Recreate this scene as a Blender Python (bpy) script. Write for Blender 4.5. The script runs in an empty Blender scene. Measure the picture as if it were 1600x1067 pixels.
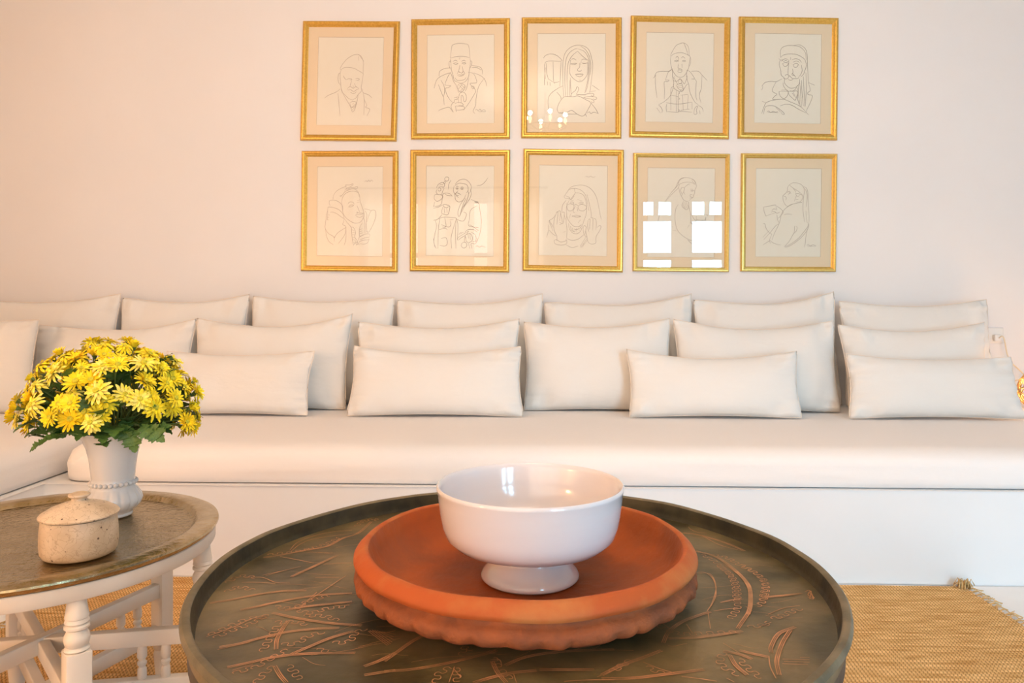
import bpy, bmesh, math, random
from mathutils import Vector, Matrix, noise
random.seed(7)
SC = bpy.context.scene
COL = SC.collection
PI = math.pi

# ------------------------------------------------------------ camera, light, exposure
F = 1145.0            # focal length in pixels of the 1600 px wide photograph
HZ = 475.0            # horizon row
YAW = math.radians(2.0)
CA, SA = math.cos(YAW), math.sin(YAW)
cam_d = bpy.data.cameras.new('camera')
cam = bpy.data.objects.new('camera', cam_d); COL.objects.link(cam)
cam_d.sensor_width = 36.0
cam_d.lens = F / 1600 * 36.0
cam_d.shift_y = -(533.5 - HZ) / 1600
cam_d.clip_start = 0.02
cam.location = (0, 0, 1.0)
cam.rotation_euler = (PI / 2, 0, YAW)
SC.camera = cam

SC.view_settings.view_transform = 'Standard'
SC.view_settings.look = 'None'
SC.view_settings.exposure = 0.0
SC.view_settings.gamma = 1.0
SC.view_settings.use_curve_mapping = False

w = bpy.data.worlds.new('sky'); SC.world = w; w.use_nodes = True
w.node_tree.nodes['Background'].inputs[0].default_value = (0.70, 0.85, 1.0, 1)
w.node_tree.nodes['Background'].inputs[1].default_value = 0.5

def area(name, loc, rot, sx, sy, energy, color):
    d = bpy.data.lights.new(name, 'AREA'); d.shape = 'RECTANGLE'; d.size = sx; d.size_y = sy
    d.energy = energy; d.color = color
    o = bpy.data.objects.new(name, d); COL.objects.link(o); o.location = loc; o.rotation_euler = rot
    return o
def point(name, loc, energy, color, r=0.05):
    d = bpy.data.lights.new(name, 'POINT'); d.energy = energy; d.color = color; d.shadow_soft_size = r
    o = bpy.data.objects.new(name, d); COL.objects.link(o); o.location = loc
    return o
BACK = -1.62
DAY = (0.36, 0.72, 1.0)
WARM = (1.0, 0.745, 0.55)
# daylight outside the paned window, the curtained window and an added, unseen side door giving cool light
area('daylight_paned_window', (2.2, BACK - 0.45, 1.35), (PI / 2, 0, 0), 1.5, 2.3, 360, DAY)
area('daylight_curtained_window', (-1.0, BACK - 0.45, 1.3), (PI / 2, 0, 0), 2.8, 2.3, 85, (1.0, 0.82, 0.64))
area('daylight_added_door', (4.4, 0.9, 1.15), (PI / 2, 0, PI / 2), 1.9, 2.1, 14, DAY)

# ------------------------------------------------------------ image <-> place helpers
def ray(px, Y):                       # distance along the view axis of a point at wall distance Y
    t = (px - 800) / F
    return Y / (CA + t * SA), t
def PX(px, Y):
    s, t = ray(px, Y); return s * (t * CA - SA)
def PW(px, py, Y):
    s, t = ray(px, Y); return Vector((s * (t * CA - SA), Y, 1 + (HZ - py) / F * s))
def PG(px, py, z):
    s = (1 - z) * F / (py - HZ); t = (px - 800) / F
    return Vector((s * (t * CA - SA), s * (CA + t * SA), z))
def CW(x, d, z=0):                    # camera-aligned ground coordinates to world
    return Vector((x * CA - d * SA, x * SA + d * CA, z))

# ------------------------------------------------------------ materials
def mat(name, c1, c2=None, scale=8, rough=0.6, metal=0.0, bump=0.0, bscale=60, bdist=0.002,
        detail=6, stretch=(1, 1, 1), spec=0.5, coat=0.0, sss=0.0, lo=0.35, hi=0.65, bstretch=None):
    m = bpy.data.materials.new(name); m.use_nodes = True
    nt = m.node_tree; N = nt.nodes; L = nt.links; b = N['Principled BSDF']
    b.inputs['Base Color'].default_value = (*c1, 1)
    b.inputs['Roughness'].default_value = rough
    b.inputs['Metallic'].default_value = metal
    b.inputs['Specular IOR Level'].default_value = spec
    b.inputs['Coat Weight'].default_value = coat
    if coat: b.inputs['Coat Roughness'].default_value = 0.06
    tc = N.new('ShaderNodeTexCoord'); mp = N.new('ShaderNodeMapping'); mp.inputs['Scale'].default_value = stretch
    L.new(tc.outputs['Object'], mp.inputs['Vector'])
    if c2:
        n = N.new('ShaderNodeTexNoise'); n.inputs['Scale'].default_value = scale; n.inputs['Detail'].default_value = detail
        r = N.new('ShaderNodeMapRange'); r.inputs[1].default_value = lo; r.inputs[2].default_value = hi
        x = N.new('ShaderNodeMix'); x.data_type = 'RGBA'
        x.inputs[6].default_value = (*c1, 1); x.inputs[7].default_value = (*c2, 1)
        L.new(mp.outputs[0], n.inputs['Vector']); L.new(n.outputs[0], r.inputs[0]); L.new(r.outputs[0], x.inputs[0])
        L.new(x.outputs[2], b.inputs['Base Color'])
    if bump:
        n2 = N.new('ShaderNodeTexNoise'); n2.inputs['Scale'].default_value = bscale; n2.inputs['Detail'].default_value = 5
        bp = N.new('ShaderNodeBump'); bp.inputs['Strength'].default_value = bump; bp.inputs['Distance'].default_value = bdist
        src = mp.outputs[0]
        if bstretch:
            mp2 = N.new('ShaderNodeMapping'); mp2.inputs['Scale'].default_value = bstretch
            L.new(tc.outputs['Object'], mp2.inputs['Vector']); src = mp2.outputs[0]
        L.new(src, n2.inputs['Vector']); L.new(n2.outputs[0], bp.inputs['Height']); L.new(bp.outputs[0], b.inputs['Normal'])
    return m

def linen(name, c, warp=1.0):
    m = mat(name, c, rough=0.9, spec=0.2)
    nt = m.node_tree; N = nt.nodes; L = nt.links; b = N['Principled BSDF']
    b.inputs['Sheen Weight'].default_value = 0.15
    tc = N.new('ShaderNodeTexCoord')
    def nz(sc, st, det=3):
        mp = N.new('ShaderNodeMapping'); mp.inputs['Scale'].default_value = st
        n = N.new('ShaderNodeTexNoise'); n.inputs['Scale'].default_value = sc; n.inputs['Detail'].default_value = det
        L.new(tc.outputs['Object'], mp.inputs['Vector']); L.new(mp.outputs[0], n.inputs['Vector']); return n
    a = nz(60, (18, 18, 1)); h = nz(60, (1, 1, 18)); big = nz(5, (1, 1, 2.2), 4)
    ad = N.new('ShaderNodeMath'); ad.operation = 'ADD'; L.new(a.outputs[0], ad.inputs[0]); L.new(h.outputs[0], ad.inputs[1])
    b1 = N.new('ShaderNodeBump'); b1.inputs['Strength'].default_value = 0.25; b1.inputs['Distance'].default_value = 0.001
    b2 = N.new('ShaderNodeBump'); b2.inputs['Strength'].default_value = 0.35 * warp; b2.inputs['Distance'].default_value = 0.012
    L.new(ad.outputs[0], b1.inputs['Height']); L.new(big.outputs[0], b2.inputs['Height'])
    L.new(b2.outputs[0], b1.inputs['Normal']); L.new(b1.outputs[0], b.inputs['Normal'])
    mx = N.new('ShaderNodeMix'); mx.data_type = 'RGBA'
    mx.inputs[6].default_value = (*[v * 0.97 for v in c], 1); mx.inputs[7].default_value = (*[min(v * 1.02, 0.95) for v in c], 1)
    L.new(ad.outputs[0], mx.inputs[0]); L.new(mx.outputs[2], b.inputs['Base Color'])
    return m

M = {}
M['wall'] = mat('wall_plaster', (0.79, 0.755, 0.725), (0.81, 0.775, 0.745), scale=1.2, rough=0.75, bump=0.25, bscale=9, bdist=0.006)
M['ceiling'] = mat('ceiling_paint', (0.78, 0.75, 0.71), rough=0.9)
M['bench'] = mat('limewashed_plaster', (0.81, 0.80, 0.785), (0.83, 0.82, 0.805), scale=3, rough=0.6, bump=0.2, bscale=14, bdist=0.004)
M['floor'] = mat('painted_floor', (0.82, 0.79, 0.76), (0.86, 0.84, 0.81), scale=3, rough=0.45, bump=0.1, bscale=30)
M['linen'] = linen('cream_linen', (0.765, 0.735, 0.685), 1.3)
M['linen_seat'] = linen('seat_linen', (0.84, 0.80, 0.765), 0.6)
M['seam'] = mat('seam_thread', (0.80, 0.70, 0.59), rough=0.9)
M['gold'] = mat('gilt_moulding', (0.80, 0.50, 0.12), (0.68, 0.40, 0.08), scale=120, rough=0.36, metal=0.85, bump=0.05, bscale=300, bdist=0.0005)
M['mount'] = mat('cream_mount_board', (0.93, 0.74, 0.50), rough=0.9)
M['bevel'] = mat('mount_bevel', (0.72, 0.56, 0.38), rough=0.9)
M['paper'] = mat('drawing_paper', (0.95, 0.86, 0.70), (0.94, 0.845, 0.68), scale=30, rough=0.95)
M['ink'] = mat('drawn_line', (0.30, 0.21, 0.13), (0.48, 0.36, 0.24), scale=14, rough=0.95)
M['ink_faint'] = mat('faint_drawn_line', (0.46, 0.34, 0.23), (0.60, 0.48, 0.34), scale=14, rough=0.95)
M['dark_metal'] = mat('patinated_copper', (0.215, 0.160, 0.070), (0.055, 0.046, 0.018), scale=7, rough=0.36, metal=0.35, bump=0.35, bscale=18, bdist=0.004, detail=10, lo=0.36, hi=0.62)
M['dark_rim'] = mat('patinated_rim', (0.062, 0.050, 0.022), (0.022, 0.020, 0.010), scale=16, rough=0.5, metal=0.3, bump=0.4, bscale=40, bdist=0.003, detail=9)
M['dark_edge'] = mat('patinated_edge', (0.19, 0.155, 0.09), (0.09, 0.075, 0.038), scale=16, rough=0.5, metal=0.25, bump=0.4, bscale=40, bdist=0.003, detail=9)
M['copper_line'] = mat('engraved_copper', (0.62, 0.29, 0.13), (0.34, 0.18, 0.075), scale=26, rough=0.5, metal=0.2, detail=8)
M['iron'] = mat('dark_iron', (0.10, 0.08, 0.065), (0.05, 0.04, 0.035), scale=30, rough=0.5, metal=0.5)
M['terra'] = mat('terracotta', (0.40, 0.085, 0.014), (0.27, 0.07, 0.022), scale=9, rough=0.5, bump=0.6, bscale=45, bdist=0.003, detail=9, spec=0.25)
M['terra_rim'] = mat('terracotta_rim', (0.41, 0.088, 0.020), (0.46, 0.17, 0.05), scale=12, rough=0.65, bump=0.5, bscale=60, bdist=0.002, detail=7, lo=0.45, hi=0.7, spec=0.25)
M['terra_edge'] = mat('terracotta_scallop', (0.36, 0.10, 0.032), (0.22, 0.07, 0.03), scale=24, rough=0.7, bump=0.8, bscale=60, bdist=0.005, detail=7, spec=0.25)
M['porcelain'] = mat('white_glaze', (0.68, 0.64, 0.645), (0.71, 0.67, 0.675), scale=4, rough=0.14, coat=0.5, bump=0.05, bscale=8, stretch=(1, 1, 6))
M['vase'] = mat('white_vase_glaze', (0.70, 0.70, 0.705), rough=0.16, coat=0.4)
M['white_wood'] = mat('white_painted_wood', (0.82, 0.75, 0.66), (0.78, 0.70, 0.60), scale=9, rough=0.5, bump=0.15, bscale=40, bdist=0.001)
M['brass'] = mat('hammered_brass_tray', (0.46, 0.37, 0.22), (0.36, 0.28, 0.15), scale=14, rough=0.17, metal=1.0, bump=1.0, bscale=85, bdist=0.004)
M['brass_rim'] = mat('brass_tray_rim', (0.52, 0.42, 0.26), (0.36, 0.28, 0.15), scale=22, rough=0.24, metal=0.95, bump=0.7, bscale=70, bdist=0.003)
M['petal'] = mat('yellow_petal', (0.92, 0.71, 0.01), (0.93, 0.77, 0.05), scale=40, rough=0.7, spec=0.2)
M['petal_pale'] = mat('pale_yellow_petal', (0.93, 0.82, 0.22), (0.93, 0.75, 0.04), scale=60, rough=0.7, spec=0.2)
M['petal_deep'] = mat('golden_petal', (0.92, 0.60, 0.008), (0.93, 0.70, 0.02), scale=50, rough=0.7, spec=0.2)
M['disc'] = mat('green_yellow_disc', (0.42, 0.47, 0.04), (0.75, 0.56, 0.02), scale=300, rough=0.8, bump=0.6, bscale=500, bdist=0.002)
M['leaf'] = mat('leaf_green', (0.045, 0.115, 0.018), (0.09, 0.18, 0.03), scale=30, rough=0.5)
M['stem'] = mat('stem_green', (0.12, 0.18, 0.04), rough=0.6)
M['socket'] = mat('white_plastic', (0.85, 0.80, 0.74), rough=0.35)
M['cord'] = mat('cream_flex', (0.80, 0.66, 0.46), rough=0.5)
M['straw'] = mat('straw', (0.75, 0.52, 0.24), (0.60, 0.38, 0.14), scale=60, rough=0.7)
M['dark_inside'] = mat('dark_wood', (0.09, 0.07, 0.05), rough=0.7)
M['window_paint'] = mat('window_paint', (0.80, 0.76, 0.70), rough=0.5)

def jar_material():
    m = mat('crackled_stoneware', (0.66, 0.53, 0.38), (0.48, 0.36, 0.235), scale=14, rough=0.4, detail=8, bump=0.2, bscale=60, bdist=0.001)
    nt = m.node_tree; N = nt.nodes; L = nt.links; b = N['Principled BSDF']
    base = b.inputs['Base Color'].links[0].from_socket
    tc = N.new('ShaderNodeTexCoord')
    v = N.new('ShaderNodeTexVoronoi'); v.feature = 'DISTANCE_TO_EDGE'; v.inputs['Scale'].default_value = 55
    n0 = N.new('ShaderNodeTexNoise'); n0.inputs['Scale'].default_value = 30; n0.inputs['Detail'].default_value = 4
    add = N.new('ShaderNodeMixRGB'); add.blend_type = 'ADD'; add.inputs[0].default_value = 0.06
    L.new(tc.outputs['Object'], add.inputs[1]); L.new(tc.outputs['Object'], n0.inputs['Vector']); L.new(n0.outputs['Color'], add.inputs[2])
    L.new(add.outputs[0], v.inputs['Vector'])
    lt = N.new('ShaderNodeMath'); lt.operation = 'LESS_THAN'; lt.inputs[1].default_value = 0.025
    L.new(v.outputs['Distance'], lt.inputs[0])
    mu = N.new('ShaderNodeMath'); mu.operation = 'MULTIPLY'; mu.inputs[1].default_value = 0.45; L.new(lt.outputs[0], mu.inputs[0])
    m1 = N.new('ShaderNodeMix'); m1.data_type = 'RGBA'; m1.inputs[7].default_value = (0.30, 0.20, 0.12, 1)
    L.new(mu.outputs[0], m1.inputs[0]); L.new(base, m1.inputs[6])
    v2 = N.new('ShaderNodeTexVoronoi'); v2.inputs['Scale'].default_value = 60; L.new(tc.outputs['Object'], v2.inputs['Vector'])
    l2 = N.new('ShaderNodeMath'); l2.operation = 'LESS_THAN'; l2.inputs[1].default_value = 0.13; L.new(v2.outputs['Distance'], l2.inputs[0])
    m2 = N.new('ShaderNodeMix'); m2.data_type = 'RGBA'; m2.inputs[7].default_value = (0.13, 0.08, 0.05, 1)
    L.new(l2.outputs[0], m2.inputs[0]); L.new(m1.outputs[2], m2.inputs[6]); L.new(m2.outputs[2], b.inputs['Base Color'])
    return m
M['jar'] = jar_material()

def rug_material():
    m = mat('woven_rush', (0.60, 0.36, 0.12), rough=0.75, spec=0.25)
    nt = m.node_tree; N = nt.nodes; L = nt.links; b = N['Principled BSDF']
    tc = N.new('ShaderNodeTexCoord')
    mp = N.new('ShaderNodeMapping'); mp.inputs['Rotation'].default_value = (0, 0, math.radians(3)); L.new(tc.outputs['Object'], mp.inputs['Vector'])
    wv = N.new('ShaderNodeTexWave'); wv.inputs['Scale'].default_value = 30; wv.inputs['Distortion'].default_value = 1.2; wv.inputs['Detail'].default_value = 2; wv.inputs['Detail Scale'].default_value = 8
    L.new(mp.outputs[0], wv.inputs['Vector'])
    ms = N.new('ShaderNodeMapping'); ms.inputs['Scale'].default_value = (3, 30, 1); L.new(tc.outputs['Object'], ms.inputs['Vector'])
    n = N.new('ShaderNodeTexNoise'); n.inputs['Scale'].default_value = 3; n.inputs['Detail'].default_value = 6; L.new(ms.outputs[0], n.inputs['Vector'])
    r = N.new('ShaderNodeValToRGB'); r.color_ramp.elements[0].position = 0.33; r.color_ramp.elements[0].color = (0.58, 0.31, 0.095, 1)
    r.color_ramp.elements[1].position = 0.68; r.color_ramp.elements[1].color = (0.90, 0.60, 0.27, 1); L.new(n.outputs[0], r.inputs[0])
    r2 = N.new('ShaderNodeMapRange'); r2.inputs[1].default_value = 0.0; r2.inputs[2].default_value = 0.55; r2.inputs[3].default_value = 0.7; r2.inputs[4].default_value = 0.0
    L.new(wv.outputs['Fac'], r2.inputs[0])
    mx = N.new('ShaderNodeMix'); mx.data_type = 'RGBA'; mx.inputs[7].default_value = (0.24, 0.12, 0.03, 1)
    L.new(r2.outputs[0], mx.inputs[0]); L.new(r.outputs[0], mx.inputs[6]); L.new(mx.outputs[2], b.inputs['Base Color'])
    bp = N.new('ShaderNodeBump'); bp.inputs['Strength'].default_value = 0.6; bp.inputs['Distance'].default_value = 0.003
    L.new(wv.outputs['Fac'], bp.inputs['Height']); L.new(bp.outputs[0], b.inputs['Normal'])
    return m
M['rug'] = rug_material()

def glass_material():
    m = bpy.data.materials.new('clear_glass'); m.use_nodes = True
    nt = m.node_tree; N = nt.nodes; L = nt.links; N.clear()
    o = N.new('ShaderNodeOutputMaterial'); t = N.new('ShaderNodeBsdfTransparent'); g = N.new('ShaderNodeBsdfGlossy')
    g.inputs['Roughness'].default_value = 0.0
    f = N.new('ShaderNodeFresnel'); f.inputs[0].default_value = 1.52
    x = N.new('ShaderNodeMixShader'); L.new(f.outputs[0], x.inputs[0]); L.new(t.outputs[0], x.inputs[1]); L.new(g.outputs[0], x.inputs[2]); L.new(x.outputs[0], o.inputs[0])
    return m
M['glass'] = glass_material()
def sheer_material():
    m = bpy.data.materials.new('sheer_curtain'); m.use_nodes = True
    nt = m.node_tree; N = nt.nodes; L = nt.links; N.clear()
    o = N.new('ShaderNodeOutputMaterial'); t = N.new('ShaderNodeBsdfTransparent'); g = N.new('ShaderNodeBsdfTranslucent'); d = N.new('ShaderNodeBsdfDiffuse')
    g.inputs[0].default_value = (0.95, 0.88, 0.80, 1); d.inputs[0].default_value = (0.85, 0.80, 0.74, 1)
    x = N.new('ShaderNodeMixShader'); x.inputs[0].default_value = 0.72; L.new(t.outputs[0], x.inputs[1]); L.new(g.outputs[0], x.inputs[2])
    y = N.new('ShaderNodeMixShader'); y.inputs[0].default_value = 0.1; L.new(x.outputs[0], y.inputs[1]); L.new(d.outputs[0], y.inputs[2]); L.new(y.outputs[0], o.inputs[0])
    return m
M['sheer'] = sheer_material()
def glow(name, c, s):
    m = bpy.data.materials.new(name); m.use_nodes = True
    b = m.node_tree.nodes['Principled BSDF']; b.inputs['Emission Color'].default_value = (*c, 1); b.inputs['Emission Strength'].default_value = s
    return m
M['bulb'] = glow('lit_bulb', (1.0, 0.62, 0.30), 10)
M['globe'] = glow('fill_lamp_globe', (1.0, 0.60, 0.30), 3.0)  # glow of the floor lamp added for warm fill

# ------------------------------------------------------------ mesh helpers
def obj(name, me, material=None, parent=None, smooth=False):
    if isinstance(me, bmesh.types.BMesh):
        bm = me; me = bpy.data.meshes.new(name); bm.normal_update(); bm.to_mesh(me); bm.free()
    o = bpy.data.objects.new(name, me); COL.objects.link(o)
    if material and not me.materials: me.materials.append(material)
    if parent: o.parent = parent
    if smooth:
        for p in me.polygons: p.use_smooth = True
    return o
def empty(name, loc=(0, 0, 0), rz=0):
    o = bpy.data.objects.new(name, None); COL.objects.link(o); o.location = loc; o.rotation_euler = (0, 0, rz); o.empty_display_size = 0.05
    return o
def tag(o, label=None, cat=None, group=None, kind=None):
    if label: o['label'] = label
    if cat: o['category'] = cat
    if group: o['group'] = group
    if kind: o['kind'] = kind
    return o
def auto(o, deg=35):
    me = o.data
    for p in me.polygons: p.use_smooth = True
    bm = bmesh.new(); bm.from_mesh(me)
    for e in bm.edges:
        if len(e.link_faces) == 2 and e.calc_face_angle(0) > math.radians(deg): e.smooth = False
    bm.to_mesh(me); bm.free()
    return o
def add_box(bm, x0, x1, y0, y1, z0, z1, bev=0.0, mtx=None):
    r = bmesh.ops.create_cube(bm, size=1)
    vs = r['verts']
    bmesh.ops.scale(bm, vec=(x1 - x0, y1 - y0, z1 - z0), verts=vs)
    bmesh.ops.translate(bm, vec=((x0 + x1) / 2, (y0 + y1) / 2, (z0 + z1) / 2), verts=vs)
    if mtx: bmesh.ops.transform(bm, matrix=mtx, verts=vs)
    if bev:
        es = list({e for v in vs for e in v.link_edges})
        bmesh.ops.bevel(bm, geom=es, offset=bev, segments=2, affect='EDGES', profile=0.5)
def box(name, x0, x1, y0, y1, z0, z1, material, parent=None, bev=0.0, mtx=None):
    bm = bmesh.new(); add_box(bm, x0, x1, y0, y1, z0, z1, bev, mtx)
    o = obj(name, bm, material, parent)
    if bev: auto(o, 50)
    return o
def lathe_bm(prof, n=96, fn=None, cx=0, cy=0, bm=None):
    bm = bm or bmesh.new(); rings = []
    for (r, z) in prof:
        if r < 1e-6:
            rings.append([bm.verts.new((cx, cy, z))]); continue
        ring = []
        for i in range(n):
            a = 2 * PI * i / n; rr, zz = (r, z) if fn is None else fn(r, z, a)
            ring.append(bm.verts.new((cx + rr * math.cos(a), cy + rr * math.sin(a), zz)))
        rings.append(ring)
    for A, B in zip(rings, rings[1:]):
        for i in range(n):
            j = (i + 1) % n
            if len(A) == 1: bm.faces.new((A[0], B[j], B[i]))
            elif len(B) == 1: bm.faces.new((A[i], A[j], B[0]))
            else: bm.faces.new((A[i], A[j], B[j], B[i]))
    bmesh.ops.recalc_face_normals(bm, faces=bm.faces)
    return bm
def lathe(name, prof, material, parent=None, n=96, fn=None, cx=0, cy=0, deg=40):
    return auto(obj(name, lathe_bm(prof, n, fn, cx, cy), material, parent), deg)
def smooth_path(pts, k=4):
    if len(pts) < 3: return [Vector(p) for p in pts]
    P = [Vector(p) for p in pts]; P = [P[0] * 2 - P[1]] + P + [P[-1] * 2 - P[-2]]; out = []
    for i in range(1, len(P) - 2):
        for j in range(k):
            t = j / k
            out.append(0.5 * ((2 * P[i]) + (P[i + 1] - P[i - 1]) * t + (2 * P[i - 1] - 5 * P[i] + 4 * P[i + 1] - P[i + 2]) * t * t + (-P[i - 1] + 3 * P[i] - 3 * P[i + 1] + P[i + 2]) * t ** 3))
    out.append(P[-2]); return out
def tube(bm, pts, r, n=6, r2=None, closed=False):
    pts = [Vector(p) for p in pts]; N = len(pts); rings = []
    up = Vector((0, 0, 1))
    for i, p in enumerate(pts):
        if closed: d = pts[(i + 1) % N] - pts[i - 1]
        else: d = pts[min(i + 1, N - 1)] - pts[max(i - 1, 0)]
        d = d.normalized() if d.length > 1e-9 else Vector((0, 0, 1))
        a = d.cross(up)
        if a.length < 1e-3: a = d.cross(Vector((1, 0, 0)))
        a.normalize(); b = d.cross(a)
        rr = r if r2 is None else r + (r2 - r) * i / max(N - 1, 1)
        rings.append([bm.verts.new(p + (a * math.cos(2 * PI * k / n) + b * math.sin(2 * PI * k / n)) * rr) for k in range(n)])
    pairs = list(zip(rings, rings[1:])) + ([(rings[-1], rings[0])] if closed else [])
    for A, B in pairs:
        for k in range(n):
            bm.faces.new((A[k], A[(k + 1) % n], B[(k + 1) % n], B[k]))
    if not closed:
        bm.faces.new(rings[0][::-1]); bm.faces.new(rings[-1])
def ribbon(bm, pts, wid, nrm, taper=True):
    pts = [Vector(p) for p in pts]; N = len(pts)
    if N < 2: return
    prev = None
    for i, p in enumerate(pts):
        d = (pts[min(i + 1, N - 1)] - pts[max(i - 1, 0)])
        if d.length < 1e-9: continue
        d.normalize(); s = nrm.cross(d).normalized()
        q = i / (N - 1); ww = wid * (0.45 + 0.55 * math.sin(PI * min(max(q, 0.04), 0.96)) ** 0.5) / 2 if taper else wid / 2
        cur = (bm.verts.new(p + s * ww), bm.verts.new(p - s * ww))
        if prev: bm.faces.new((prev[0], prev[1], cur[1], cur[0]))
        prev = cur
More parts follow.
